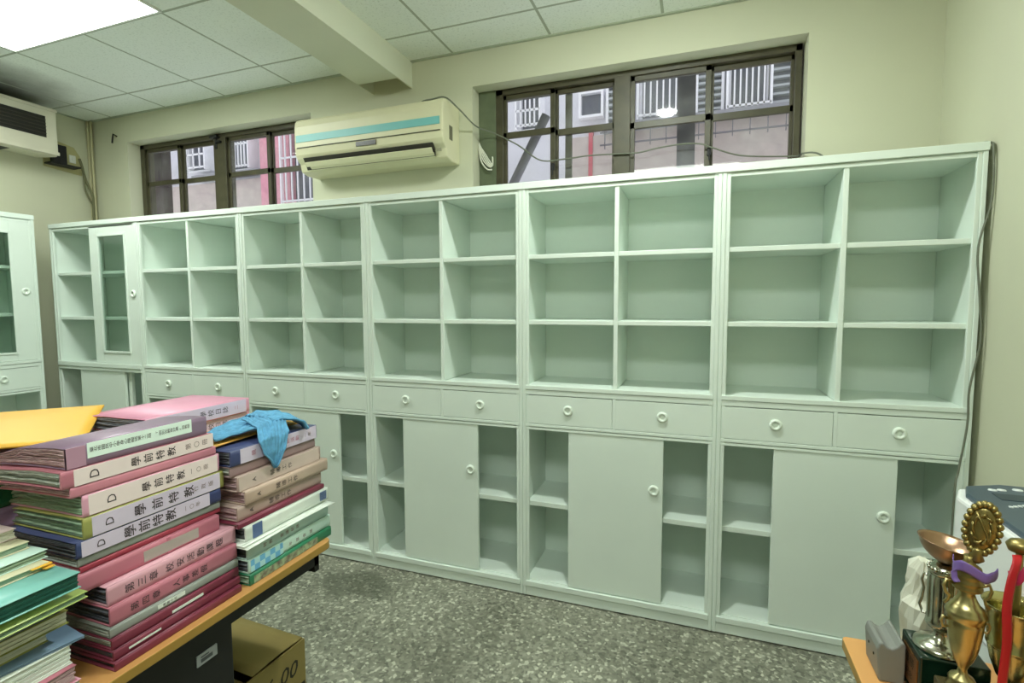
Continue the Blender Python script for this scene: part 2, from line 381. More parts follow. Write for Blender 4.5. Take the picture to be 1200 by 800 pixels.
# ------------------------------------------------------------------ ceiling lights
def lamp_mat():
    m=bpy.data.materials.new('lamp_diffuser'); m.use_nodes=True; nt=m.node_tree; b=nt.nodes['Principled BSDF']
    b.inputs['Base Color'].default_value=(.8,.8,.8,1); b.inputs['Emission Color'].default_value=(.93,1.0,.92,1); b.inputs['Emission Strength'].default_value=LAMP
    return m
LAMP=14.0
LM=lamp_mat()
def troffer(loc,label,off=False):
    t=empty('ceiling_light',loc); tag(t,label,'light','ceiling lights')
    f=MB().box(0,1.20,0,.012,-.012,0).box(0,1.2,.588,.60,-.012,0).box(0,.012,.012,.588,-.012,0).box(1.188,1.2,.012,.588,-.012,0)
    f.build('frame',WHITE,t)
    MB().box(.013,1.187,.013,.587,-.008,-.001).build('diffuser',LM,t)
    return t
troffer((.622,-1.035,ZC),'lit fluorescent ceiling panel in upper left corner of the room')
cf=empty('ceiling_light',(4.15,-.62,ZC)); tag(cf,'round ceiling lamp above the aisle, reflected in the window glass','light')
MB().lathe([(.062,0),(.105,-.001),(.105,-.014),(.080,-.026),(.072,-.018)],n=32).build('frame',WHITE,cf)
LM2=LM.copy(); LM2.name='round_lamp_glass'; LM2.node_tree.nodes['Principled BSDF'].inputs['Emission Strength'].default_value=430
MB().lathe([(.070,-.016),(.067,-.030),(.050,-.042),(.028,-.048),(.002,-.050)],n=28).build('diffuser',LM2,cf)
troffer((3.62,-2.95,ZC),'unseen ceiling panel added behind the viewer on the right as fill light')  # out-of-view panel added to brighten the folder spines

# ------------------------------------------------------------------ storage cabinets
W=.9
def frame_common(top=2.07):
    m=MB()
    m.box(0,.018,.004,.36,.006,top-.002).box(W-.018,W,.004,.36,.006,top-.002)            # sides
    m.box(.018,W-.018,.35,.358,.05,top-.01)                                              # back
    m.box(0,W,-.004,.36,2.038,top).box(.033,W-.033,.004,.02,2.018,2.033).box(.018,W-.018,.010,.35,2.020,2.038)
    for a in (0.0015,W-.0165): m.box(a,a+.015,0,.018,.006,2.038)                         # stiles in two strips
    for a in (.018,W-.033): m.box(a,a+.015,.003,.018,.05,2.038)
    m.box(.0165,W-.0165,.002,.02,.006,.052).box(.0165,W-.0165,-.005,.02,.056,.082).box(.018,W-.018,.02,.35,.062,.086)  # plinth, moulding, floor
    return m
def ring_knob(parent,x,z,y=0,label=None):
    m=MB(); prof=[(.0115,.0006),(.0118,.006),(.0135,.0095),(.0175,.011),(.022,.0095),(.0245,.005),(.0245,0)]
    n=24; m.lathe([(.001,.0002),(.008,.0003)]+prof,(x,y,z),n=n,axis='y')
    return m.build('knob',KNOB,parent)
def board(parent,x0,x1,y0,y1,z0,z1,name='shelf',m=None,bev=.002): return MB().box(x0,x1,y0,y1,z0,z1).build(name,m or PAINT,parent,bevel=bev)
def drawers(c):
    for a,b in ((.0345,.4425),(.4605,.8655)):
        d=MB().box(a-.014,b+.0 if b<.5 else b+.015,.001,.018,.897,1.0365)
        d.box(a,b-.01,.02,.33,.90,.905).box(a,a+.012,.02,.33,.905,1.0).box(b-.02,b-.008,.02,.33,.905,1.0)
        o=d.build('drawer',PAINT,c,bevel=.0015)
        ring_knob(o,(a+b)/2-.007 if a<.1 else (a+b)/2+.007,.971,.001)
def sliding_door(c,x0,x1,z0,z1,y=.006):
    d=MB().box(x0,x1,y,y+.018,z0,z1).build('sliding_door',PAINT,c,bevel=.002)
    return d
def open_unit(c):
    m=frame_common()
    m.box(.0165,W-.0165,0,.02,1.040,1.064).box(.0165,W-.0165,-.004,.02,1.066,1.086)       # middle rail
    m.box(.018,W-.018,.02,.35,1.066,1.084)
    m.box(.0165,W-.0165,0,.02,.880,.895).box(.0165,W-.0165,.002,.02,.864,.877).box(.018,W-.018,.02,.35,.866,.880)
    m.box(.444,.459,0,.02,.895,1.04)
    m.build('frame',PAINT,c,bevel=.0018)
    board(c,.445,.465,.008,.35,1.086,2.018,'divider')
    for a,b in ((.0185,.4445),(.4655,.8815)):
        for z in (1.385,1.704): board(c,a,b,.012,.349,z,z+.021)
    drawers(c)
    board(c,.0185,.8815,.032,.349,.465,.489)
proto=empty('storage_cabinet',(3.6,0,0))
open_unit(proto)
DR={}
doors=[(4.5,.229,'white open-front storage cabinet at the right end, beside the right wall'),
       (3.6,.233,'white open-front storage cabinet, second from the right wall'),
       (2.7,.207,'white open-front storage cabinet, third from the right wall, under the gap between windows'),
       (1.8,.238,'white open-front storage cabinet below the beige air conditioner, fourth from the right wall'),
       (.9,.238,'white open-front storage cabinet right beside the glass-doored one')]
cabs=[]
for i,(x,dx,lb) in enumerate(doors):
    c = proto if i==0 else copy_tree(proto)
    cabs.append(c); c.location=(x+.001*0,0,0)
    tag(c,lb,'cabinet','white storage cabinets along the back wall')
for c,(x,dx,lb) in zip(cabs,doors):
    d=sliding_door(c,dx,dx+.444,.086,.866); ring_knob(d,dx+.404,.624,.006)
# unit with the sliding glass door, far left of the row
def glass_door(c,x0,x1,z0,z1,gx0,gx1,gz0,gz1,px,pz,y=.004):
    d=MB().box(x0,gx0,y,y+.02,z0,z1).box(gx1,x1,y,y+.02,z0,z1).box(gx0,gx1,y,y+.02,z0,gz0).box(gx0,gx1,y,y+.02,gz1,z1)
    for a,b,e,f in ((gx0-.008,gx0+.006,gz0-.008,gz1+.008),(gx1-.006,gx1+.008,gz0-.008,gz1+.008)): d.box(a,b,y-.006,y+.004,e,f)
    d.box(gx0,gx1,y-.006,y+.004,gz0-.008,gz0+.006).box(gx0,gx1,y-.006,y+.004,gz1-.006,gz1+.008)
    o=d.build('sliding_door',PAINT,c,bevel=.0015)
    MB().box(gx0,gx1,y+.009,y+.013,gz0,gz1).build('glass',CGLASS,o)
    ring_knob(o,px,pz,y)
g=empty('storage_cabinet',(0,0,0)); tag(g,'white storage cabinet with a sliding glass door at the left end of the row','cabinet','white storage cabinets along the back wall')
m=frame_common()
m.box(.0165,W-.0165,-.004,.02,1.030,1.052).box(.0165,W-.0165,-.010,.02,1.054,1.086).box(.018,W-.018,.02,.35,1.03,1.07)
m.build('frame',PAINT,g,bevel=.003)
for z in (1.385,1.704): board(g,.0185,.8815,.03,.349,z,z+.021)
board(g,.0185,.8815,.032,.349,.465,.489)
glass_door(g,.425,.880,1.088,2.034,.512,.782,1.166,1.964,.842,1.564)
sliding_door(g,.24,.70,.086,1.028)
MB().box(.702,.735,.03,.05,.088,1.028).build('divider',PAINT,g,bevel=.001)
# cabinet against the left wall
k=empty('storage_cabinet',(.03,-1.0,0),PI/2); tag(k,'white glass-doored cabinet against the left wall at the left edge of the view','cabinet')
k.scale=(1,.92,1.022)
m=frame_common()
m.box(.0165,W-.0165,0,.02,1.040,1.064).box(.0165,W-.0165,-.004,.02,1.066,1.086).box(.018,W-.018,.02,.35,1.066,1.084)
m.box(.0165,W-.0165,0,.02,.880,.895).box(.0165,W-.0165,.002,.02,.864,.877).box(.018,W-.018,.02,.35,.866,.880).box(.444,.459,0,.02,.895,1.04)
m.build('frame',PAINT,k,bevel=.0018)
for z in (1.385,1.704): board(k,.0185,.8815,.06,.349,z,z+.021)
board(k,.0185,.8815,.05,.349,.465,.489)
drawers(k)
glass_door(k,.43,.868,1.088,2.018,.50,.755,1.14,1.94,.826,1.552)
glass_door(k,.034,.47,1.088,2.018,.115,.37,1.14,1.94,.075,1.552,y=.028)
sliding_door(k,.05,.47,.086,.866,y=.028)

# ------------------------------------------------------------------ air conditioner over the cabinets
ACB=mat('ac_plastic',(.84,.83,.70),rough=.42,noise=.05,nscale=6)
ac=empty('air_conditioner',(2.0,.28,2.32)); tag(ac,'beige wall-mounted split air conditioner with a teal stripe between the windows','air conditioner')
def A(mb,nm,m,par=ac,bevel=0): return mb.build(nm,m,par,bevel=bevel,xf=Matrix.Translation((-2.0,-.28,-2.32)))
pr=[(.4995,2.325),(.39,2.322),(.335,2.335),(.325,2.38),(.298,2.405),(.284,2.43),(.279,2.47),(.280,2.60),(.287,2.632),(.30,2.648),(.33,2.655),(.4995,2.655)]
A(MB().prism(pr,1.985,3.035,'x'),'housing',ACB,bevel=.008)
A(MB().box(2.0,3.015,.2765,.281,2.505,2.548),'stripe',mat('teal_stripe',(.45,.72,.72),rough=.4))
A(MB().box(2.005,3.018,.2765,.281,2.468,2.474),'seam',mat('seam_dark',(.25,.25,.16),rough=.6))
A(MB().box(2.45,2.59,.276,.283,2.437,2.463),'display',mat('display_dark',(.13,.13,.09),rough=.25))
DK=mat('louver_shadow_plastic',(.16,.15,.11),rough=.6)
A(MB().prism([(.322,2.342),(.322,2.398),(.285,2.409),(.300,2.385),(.315,2.36)],2.045,2.965,'x'),'air_outlet',DK)
A(MB().prism([(.2885,2.379),(.292,2.384),(.310,2.362),(.306,2.358)],2.055,2.955,'x').prism([(.305,2.356),(.309,2.36),(.334,2.343),(.330,2.338)],2.08,2.96,'x'),'louver',ACB)
A(MB().box(2.985,3.015,.292,.30,2.36,2.376),'badge',mat('badge_grey',(.55,.55,.45),rough=.4))
A(MB().box(3.034,3.0365,.36,.40,2.44,2.52),'side_label',mat('side_sticker',(.38,.38,.30),rough=.5))
# cable from the air conditioner across the window
CB=mat('grey_cable',(.42,.44,.38),rough=.6)
def spline(pts,n=6):
    P=[Vector(p) for p in pts]; out=[]
    for i in range(len(P)-1):
        a=P[max(i-1,0)];b=P[i];c=P[i+1];d=P[min(i+2,len(P)-1)]
        for t in range(n):
            s=t/n; out.append(.5*((2*b)+(c-a)*s+(2*a-5*b+4*c-d)*s*s+(3*b-a-3*c+d)*s**3))
    out.append(P[-1]); return out
cb=MB().tube(spline([(2.80,.49,2.663),(2.86,.35,2.665),(2.95,.33,2.666),(3.03,.33,2.664),(3.10,.36,2.60),(3.16,.46,2.53),(3.235,.56,2.51),(3.38,.58,2.431),(3.518,.58,2.33),(3.66,.58,2.322),(3.80,.582,2.328),(3.95,.58,2.322),(4.08,.58,2.316),(4.183,.58,2.330),(4.30,.58,2.338),(4.402,.58,2.330),(4.466,.58,2.303),(4.61,.58,2.248),(4.84,.58,2.222),(4.872,.54,2.215),(4.873,.485,2.208),(4.93,.44,2.19),(5.0,.35,2.10),(5.10,.25,2.078)]),.0045,n=6).build('power_cable',CB)
tag(cb,'thin grey cable sagging across the window from the air conditioner','cable')
cb2=MB().tube(spline([(4.6,.12,2.076),(4.8,.15,2.09),(5.0,.10,2.076),(5.2,.15,2.080),(5.35,.08,2.076),(5.405,.02,2.072),(5.409,-.006,2.03),(5.410,-.012,1.855),(5.379,-.012,1.687),(5.393,-.012,1.499),(5.403,-.012,1.34),(5.379,-.012,1.163),(5.380,-.012,1.049),(5.374,-.012,.966),(5.360,-.012,.84),(5.345,-.03,.72),(5.345,-.03,.02)]),.004,n=6).build('power_cable',CB)
tag(cb2,'grey cable hanging down the right edge of the rightmost cabinet','cable')
wc=MB()
for q in range(4):
    a=.010*q
    wc.tube(spline([(3.128+a*.4,.582,2.47-a),(3.135+a*.9,.575,2.41),(3.165+a*1.2,.572,2.35),(3.205+a*.5,.568,2.315+a*.3),(3.222,.566,2.335+a),(3.218,.57,2.36+a*.5)]),.0042,n=6)
wc.tube(spline([(3.125,.582,2.46),(3.13,.58,2.40),(3.15,.575,2.345),(3.185,.57,2.305),(3.215,.57,2.30)]),.005,n=6)
wc=wc.build('rope_bundle',mat('white_rope',(.86,.86,.80),rough=.7)); tag(wc,'bundle of white cord hanging at left jamb of the window','cord')

# ------------------------------------------------------------------ old air conditioner on left wall
oa=empty('air_conditioner',(XL,-.9,2.58)); tag(oa,'old white box air conditioner high on the left wall, below a sooty ceiling','air conditioner')
OAM=mat('old_ac_plastic',(.83,.82,.74),rough=.5,noise=.06,nscale=7)
def O(mb,nm,m,bevel=0,par=oa): return mb.build(nm,m,par,bevel=bevel,xf=Matrix.Translation((-XL,.9,-2.58)))
XF=-.05
O(MB().prism([(XL+.001,2.60),(XF-.02,2.58),(XF,2.60),(XF,2.90),(XF-.015,2.925),(XL+.001,2.925)],-.90,.125,'y'),'housing',OAM,bevel=.006)
O(MB().box(XF-.001,XF+.006,-.90,.13,2.588,2.612).box(XF-.001,XF+.006,-.9,.13,2.895,2.915),'trim',OAM,bevel=.002)
O(MB().box(XF-.0005,XF+.002,-.86,.055,2.70,2.85),'grille_recess',mat('dark_slot',(.12,.115,.095),rough=.5))
sl=MB()
for q in range(5): sl.box(XF+.002,XF+.007,-.86,.055,2.725+q*.024,2.730+q*.024)
O(sl,'slat',mat('slat_dark',(.22,.21,.17),rough=.45))
O(MB().box(-.25,-.12,-.35,-.13,2.583,2.592),'drain_cap',BLACK)
# pipes in the corner
pp=MB()
pp.tube(spline([(XL+.035,.465,2.97),(XL+.03,.468,2.7),(XL+.032,.466,2.4),(XL+.03,.468,2.1),(XL+.03,.468,1.9)],4),.011,n=8)
pp.tube(spline([(XL+.065,.472,2.97),(XL+.062,.472,2.7),(XL+.066,.47,2.4),(XL+.065,.472,1.9)],4),.009,n=8)
pp=pp.build('conduit',mat('conduit_cream',(.72,.70,.56),rough=.6)); tag(pp,'pair of cream conduits running down the far left room corner','pipe')
hc=MB().tube(spline([(XL+.02,.40,2.66),(XL+.03,.41,2.60),(XL+.03,.43,2.50),(XL+.06,.455,2.38),(XL+.07,.45,2.30),(XL+.068,.45,2.1),(XL+.068,.45,1.9)]),.010,n=6)
hc.tube(spline([(XL+.03,.42,2.52),(XL+.035,.42,2.42),(XL+.05,.44,2.34),(XL+.07,.452,2.30)]),.007,n=6)
hc=hc.build('cable_run',mat('grey_green_cable',(.40,.40,.28),rough=.6)); tag(hc,'dark wrapped cables dropping beside the corner conduits','cable')
sw=empty('switch_panel',(XL,.30,2.65)); tag(sw,'beige board on the left wall with a black box and small white switch','switch panel')
MB().prism([(-.14,-.10),(.12,-.12),(.11,.03),(.07,.09),(-.14,.13)],0.001,.012,'x').build('board',mat('beige_board',(.70,.68,.50),rough=.6),sw,bevel=.002)
MB().box(.013,.055,-.10,-.005,-.07,.075).build('black_box',mat('black_box_plastic',(.10,.10,.13),rough=.4),sw,bevel=.004)
MB().box(.013,.10,-.14,.06,-.085,-.073).build('bracket',BLACK,sw)
s_=MB().box(.0125,.02,.03,.075,-.035,.025).build('switch',WHITE,sw,bevel=.002)
MB().box(.02,.026,.045,.06,-.015,.01).build('rocker',WHITE,s_,bevel=.001)
hk=MB().tube([(.02,.499,2.83),(.02,.47,2.84),(.018,.465,2.80),(.012,.465,2.77)],.006,n=6).build('wall_hook',BLACK); tag(hk,'small dark hook on the wall near the far left corner','hook')

# ------------------------------------------------------------------ desks
DZ=.74
def rounded_rect(x0,x1,y0,y1,r,corners):
    pts=[]
    for cx,cy,a0,key in ((x1,y1,0,'ne'),(x0,y1,90,'nw'),(x0,y0,180,'sw'),(x1,y0,270,'se')):
        if key in corners:
            ox=cx-r if 'e' in key else cx+r; oy=cy-r if 'n' in key else cy+r
            for t in range(0,91,15):
                a=math.radians(a0+t); pts.append((ox+r*math.cos(a),oy+r*math.sin(a)))
        else: pts.append((cx,cy))
    return pts
d1=empty('desk',(2.95,-1.8,0)); tag(d1,'wooden-topped desk on the left carrying stacks of folders','desk')
def D(mb,nm,m,par=d1,bevel=0,off=(-2.95,1.8,0)): return mb.build(nm,m,par,bevel=bevel,xf=Matrix.Translation(off))
top=MB().prism(rounded_rect(2.45,3.326,-2.6,-1.088,.03,('ne','se')),DZ-.024,DZ,'z')
top.m=[0 if i<2 else 1 for i in range(len(top.m))]
D(top,'tabletop',[DESKM,DESKE],bevel=.0025)
D(MB().box(2.47,3.285,-1.13,-1.11,.64,DZ-.024).box(3.265,3.285,-2.58,-1.11,.66,DZ-.024),'apron',BLACK)
D(MB().box(2.47,2.51,-1.15,-1.11,.0,.64),'leg',BLACK); D(MB().box(2.47,2.51,-2.58,-2.54,0,.64),'leg',BLACK)
D(MB().box(2.56,2.58,-2.5,-1.16,.25,.64),'modesty_panel',BLACK)
ped=D(MB().box(2.85,3.283,-2.05,-1.437,.03,DZ-.025).box(2.87,3.27,-2.03,-1.45,0,.03),'pedestal',BLACK,bevel=.004)
D(MB().box(3.2832,3.2836,-2.04,-1.45,.50,.505),'drawer_gap',mat('gap_black',(.02,.02,.02),rough=.8),ped)
lh=D(MB().box(3.283,3.287,-1.542,-1.486,.608,.636),'label_holder',mat('grey_label',(.62,.64,.66),rough=.35),ped,bevel=.001)
D(MB().box(3.287,3.2876,-1.532,-1.500,.615,.624).box(3.287,3.2876,-1.532,-1.510,.627,.630),'label_print',mat('label_ink',(.30,.32,.34),rough=.5),lh)
d2=empty('desk',(5.0,-1.8,0)); tag(d2,'orange-brown wooden desk at lower right holding the trophies','desk')
top=MB().prism(rounded_rect(4.733,5.415,-2.6,-1.105,.012,('nw','sw')),DZ-.024,DZ,'z')
top.m=[0 if i<2 else 1 for i in range(len(top.m))]
D(top,'tabletop',[mat('desk_laminate_orange',(.83,.62,.38),rough=.38,rgb2=(.80,.58,.34),nscale=9,stretch=(1,.12,1)),DESKE],d2,.0025,(-5.0,1.8,0))
D(MB().box(4.78,4.80,-2.55,-1.15,.30,DZ-.024).box(4.78,4.82,-1.19,-1.15,0,.3).box(4.78,4.82,-2.55,-2.51,0,.3).box(5.35,5.39,-1.19,-1.15,0,DZ-.024).box(5.35,5.39,-2.55,-2.51,0,DZ-.024),'frame',BLACK,d2,0,(-5.0,1.8,0))

# cardboard box under the left desk
CARD=mat('cardboard',(.55,.49,.28),rough=.8,noise=.08,nscale=12)
cx=empty('cardboard_box',(2.95,-1.25,0),math.radians(-3)); tag(cx,'brown cardboard box on the floor under the left desk','box')
bx=MB().box(-.21,.21,-.20,-.194,0,.35).box(-.21,.21,.194,.20,0,.35).box(-.21,-.204,-.194,.194,0,.35).box(.204,.21,-.194,.194,0,.35).box(-.204,.204,-.194,.194,0,.005)
bx.build('box_body',CARD,cx)
MB().sheet(lambda u,v:(-.205+.41*u,.195-.20*v,.352+.006*math.sin(PI*v)),2,6,.004).build('flap',CARD,cx)
MB().sheet(lambda u,v:(-.205+.41*u,-.195+.18*v,.347-.012*v),2,6,.004).build('flap',CARD,cx)
INK=mat('print_ink',(.13,.12,.06),rough=.6)
lettering('26-00',.075,INK,cx,(.2106,.075,.272),(0,1,0),(0,0,1),shear=.25,bold=.0006)
MB().box(.2101,.2106,.13,.195,.15,.205).build('printed_block',INK,cx)

# ------------------------------------------------------------------ folders
INKD=mat('spine_ink',(.24,.20,.22),rough=.6); INKL=mat('faded_ink',(.50,.42,.42),rough=.6)
def col(name,rgb,rough=.4,noise=.05): return mat('plastic_'+name,rgb,rough=rough,noise=noise,nscale=18)
PINK=col('pink',(.93,.68,.78)); ROSE=col('rose',(.78,.48,.55)); RED=col('dark_red',(.52,.22,.30)); PURPLE=col('mauve',(.60,.50,.60))
BEIGE=col('beige_pink',(.76,.66,.63)); PALE=col('pale_label',(.93,.86,.86),.55,.03); GREYP=col('clear_grey',(.62,.64,.62)); NAVY=col('navy',(.28,.32,.50))
OLIVE=col('olive_yellow',(.66,.66,.38)); MINT=col('mint',(.82,.93,.89)); TEAL=col('teal',(.52,.77,.74)); GREEN=col('green',(.20,.52,.38)); WHT=col('white',(.90,.93,.90))
YEL=mat('yellow_envelope_paper',(.96,.74,.27),rough=.55,noise=.05,nscale=6); CREAM=col('cream',(.87,.85,.72)); LAV=col('lavender',(.84,.79,.88)); BLUEM=col('light_blue',(.55,.78,.90))
PG=mat('page_sleeves',(.74,.75,.72),rough=.3,rgb2=(.55,.58,.54),nscale=40,stretch=(1,1,12)); PGP=mat('pink_pages',(.80,.68,.70),rough=.5,rgb2=(.62,.48,.50),nscale=40,stretch=(1,1,12)); PGW=mat('white_pages',(.86,.86,.80),rough=.6,rgb2=(.74,.74,.67),nscale=60,stretch=(1,1,20))
PGD=mat('dark_pages',(.34,.35,.38),rough=.35,rgb2=(.20,.21,.24),nscale=40,stretch=(1,1,12)); PGG=mat('green_sleeves',(.62,.72,.62),rough=.3,rgb2=(.46,.55,.46),nscale=40,stretch=(1,1,12))
def binder(label, group, x, y, z, L, th, cover, spine=None, pages=PG, yaw=0, Wd=.235, thend=None, lab=None, labm=PALE, texts=(), sag=0.0, bsag=None, wave=.010, npg=9, pout=.006, cap=None, name='ring_binder'):
    """lying folder. x,y = near end of the spine foot, z = underside; spine looks towards +x, body runs to -x"""
    r=empty(name,(x,y,z),math.radians(yaw)); tag(r,label,'folder',group)
    rr=random.Random(int((x+y+z)*1e5)&0xffff)
    te=th if thend is None else thend
    ph=rr.random()*6
    bs=0 if bsag is None else bsag
    def ztop(u): return th-.0006+(te-th)*u-sag*u*u-abs(wave*.35*math.sin(5*u+ph)*u)
    def zbot(u): return .0004-bs*u*u
    m=MB()
    m.sheet(lambda u,v:(-.001-Wd*u,L*v,ztop(u)),8,2,-.0022)
    m.sheet(lambda u,v:(-.001-Wd*u,L*v,zbot(u)+.0022),8,2,-.0022)
    m.build('cover',cover,r)
    MB().prism([(-.004,0),(-.0006,.0008),(.0,th*.25),(.0004,th*.5),(0,th*.75),(-.0006,th-.0008),(-.004,th),(-.005,th*.5)],0,L,'y',smooth=True).build('spine',spine or cover,r)
    pg=MB(); n=npg
    for i in range(n):
        f=(i+.5)/n; a=rr.uniform(.4,1)*wave; p=rr.random()*6; t=(th-.008)/n*.8; po=rr.uniform(-pout,pout*.3); xo=rr.uniform(-.012,.012); q=rr.uniform(2.5,7)
        def fn(u,v,f=f,a=a,p=p,q=q,po=po,xo=xo):
            b=zbot(u)+.003; tt=ztop(u)-.003
            z=b+(tt-b)*f + a*math.sin(q*u*3+p)*u*.5*(1-abs(2*f-1))
            z=min(max(z,b+t*.6),tt-.0002)
            return (-.008-(Wd-.012+xo)*u, .004+po+(L-.008)*v, z)
        pg.sheet(fn,10,1,t)
    pg.build('pages',pages,r)
    if cap:
        MB().box(-.006,.0008,cap[0],cap[1],.001,th-.001).build('spine_cap',cap[2],r)
    if lab:
        y0,y1,z0,z1=lab
        lo=MB().box(.0002,.0012,y0,y1,z0,z1).build('spine_label',labm,r)
    else: lo=r
    for (s,size,yy,zz,ink,*o) in texts:
        kw=o[0] if o else {}
        if kw.get('flat'):
            kw={k:v for k,v in kw.items() if k!='flat'}
            lettering(s,size,ink,lo,(.0016,yy,zz),(0,1,0),(0,0,1),**kw)
        else:
            # each character stands on its side, the column runs from near to far
            stp=kw.get('step',1.25)*size; kk={k:v for k,v in kw.items() if k not in ('step','cond')}; cd=kw.get('cond',1)
            mm=None
            for q,ch in enumerate(s):
                if ch==' ': continue
                me=text_mesh(ch,size,**kk).copy(); me.transform(Matrix.Diagonal((1,cd,1,1)))
                rg,up=Vector((0,0,1)),Vector((0,-1,0)); nn_=rg.cross(up)
                Mx=Matrix(((rg.x,up.x,nn_.x,.0016),(rg.y,up.y,nn_.y,yy+q*stp),(rg.z,up.z,nn_.z,zz),(0,0,0,1)))
                me.transform(Mx)
                b=bmesh.new()
                if mm: b.from_mesh(mm)
                b.from_mesh(me); 
                if not mm: mm=bpy.data.meshes.new('lettering')
                b.to_mesh(mm); b.free()
            mm.materials.append(ink)
            o_=bpy.data.objects.new('lettering',mm); COL.objects.link(o_); o_.parent=lo
    return r
GA='binders in the middle stack on the left desk'
# --- stack A (middle of the left desk)
def th2(t): return t/2
binder('thin dark red folder at the very bottom of the middle stack, corner jutting out',GA,3.308,-1.735,DZ+.000,0.315,.018,RED,pages=PGD,yaw=1,npg=4)
binder('dark red folder second from bottom of the middle stack',GA,3.300,-1.732,DZ+.0185,0.315,.020,RED,pages=PGD,yaw=1,npg=4,lab=(.03,.10,.008,.012),labm=WHT)
binder('dark red folder with white index tabs in the lower middle stack',GA,3.294,-1.730,DZ+.039,0.315,.022,RED,pages=PG,yaw=1,npg=4,lab=(.13,.21,.004,.010),labm=WHT)
binder('clear grey sleeve folder under the rose binders in the middle stack',GA,3.286,-1.728,DZ+.0615,0.315,.020,GREYP,pages=PG,yaw=0,npg=5,lab=(.10,.165,.006,.015),labm=WHT,texts=[('推動小組',.007,.115,.0105,INKD)])
binder('rose binder lettered with a fourth-chapter title, lower rose one in the middle stack',GA,3.280,-1.722,DZ+.082,0.312,.040,ROSE,pages=PGD,yaw=0,sag=.0,texts=[('第四章',.019,.05,.020,INKD),('人事差假',.019,.145,.020,INKD)])
binder('brighter pink binder lettered with a third-chapter title in the middle stack',GA,3.272,-1.720,DZ+.1225,0.315,.042,col('pink_binder',(.88,.66,.72)),pages=PGD,yaw=0,texts=[('第三章',.021,.045,.021,INKD),('校安活動課程',.021,.135,.021,INKD)])
binder('rose folder with two grey paper labels above the third-chapter binder',GA,3.250,-1.778,DZ+.165,0.345,.040,ROSE,pages=PGP,yaw=0,lab=(.15,.285,.006,.030),labm=col('grey_label',(.70,.66,.64)),cap=(.205,.213,ROSE))
binder('thin red-edged folder below the clear folder in the middle stack',GA,3.245,-1.750,DZ+.2055,0.330,.012,col('red_edge',(.66,.25,.32)),pages=PGP,npg=3,yaw=1)
binder('thin clear grey folder below the lowest D binder',GA,3.242,-1.752,DZ+.218,0.330,.018,GREYP,pages=PG,npg=4)
binder('navy-backed binder with pale D label, lowest of the four D binders',GA,3.245,-1.754,DZ+.2365,0.333,.034,NAVY,pages=PGD,lab=(.008,.300,.001,.033),labm=LAV,texts=[('D',.022,.045,.017,INKD),('學前特教',.027,.105,.017,INKD,{'step':1.15,'bold':.0003}),('一〇年',.013,.235,.017,INKL)])
binder('olive-yellow binder with pale D label, third of the four D binders',GA,3.245,-1.740,DZ+.271,0.330,.044,OLIVE,pages=PGG,lab=(.016,.318,.002,.042),labm=LAV,texts=[('D',.024,.050,.022,INKD),('學前特教',.027,.115,.022,INKD,{'step':1.45,'bold':.0003}),('行政版',.014,.250,.022,INKL,{'step':1.5})],bsag=0,sag=.004)
binder('pink binder with cream D label, second of the four D binders',GA,3.240,-1.735,DZ+.3155,0.318,.046,PINK,pages=PGG,lab=(.010,.312,.002,.044),labm=PALE,texts=[('D',.026,.055,.023,INKD),('學前特教',.022,.130,.023,INKD,{'bold':.0002}),('一〇冊',.014,.240,.023,INKL,{'step':1.4})],Wd=.245,bsag=0.004,sag=.008)
binder('thin bright rose folder between the two upper D binders',GA,3.240,-1.755,DZ+.362,0.330,.022,col('bright_rose',(.85,.55,.62)),pages=PGP,npg=4,Wd=.245,bsag=0.008,sag=.010,wave=.012)
binder('rose binder with cream D label, topmost of the four D binders',GA,3.240,-1.770,DZ+.3845,0.334,.036,ROSE,pages=PG,lab=(.022,.338,.001,.035),labm=PALE,texts=[('D',.026,.060,.018,INKD),('學前特教',.022,.145,.018,INKD,{'bold':.0002}),('第〇冊',.016,.270,.018,INKL,{'step':1.4})],Wd=.245,bsag=0.01,sag=.012,wave=.014)
binder('mauve binder with a long pale green printed label on top of the middle stack',GA,3.238,-1.758,DZ+.4215,.312,.044,PURPLE,pages=PGP,cap=(.0,.035,col('dusty_pink',(.72,.55,.64))),lab=(.038,.270,.014,.046),labm=mat('plastic_pale_green',(.90,.97,.94),rough=.5),texts=[('臺北市國民中小學身心障礙班第十二屆',.0125,.046,.031,INKD,{'step':.60,'cond':.58}),('「個別化教育計畫」',.0125,.184,.031,INKD,{'step':.55,'cond':.52}),('特教組',.011,.248,.031,INKD,{'step':.62,'cond':.58})],Wd=.245,bsag=0.012,sag=.040,wave=.018,thend=.052,npg=14)
# --- stack B (far right corner of the left desk)
GB='binders in the corner stack on the left desk'
CHK=bpy.data.materials.new('blue_checks'); CHK.use_nodes=True
_nt=CHK.node_tree; _c=nn(_nt,'ShaderNodeTexChecker'); _c.inputs['Scale'].default_value=55; _c.inputs['Color1'].default_value=lin((.45,.73,.90))+(1,); _c.inputs['Color2'].default_value=lin((.72,.90,.93))+(1,)
_t=nn(_nt,'ShaderNodeTexCoord'); _nt.links.new(_t.outputs['Object'],_c.inputs['Vector']); _nt.links.new(_c.outputs[0],_nt.nodes['Principled BSDF'].inputs['Base Color'])
PAT=mat('green_floral',(.62,.72,.58),rough=.5,rgb2=(.40,.36,.34),nscale=55)
binder('green binder with a mottled floral spine, bottom of the corner stack',GB,3.306,-1.395,DZ,.325,.030,GREEN,pages=PGG,yaw=.5,lab=(.012,.26,.002,.022),labm=PAT)
binder('mint binder with blue checked spine end in the corner stack',GB,3.300,-1.392,DZ+.031,.325,.036,MINT,pages=PGD,yaw=.5,lab=(.006,.12,.002,.034),labm=CHK,texts=[('年 度 會 議',.013,.15,.018,INKL,{'step':1.1})])
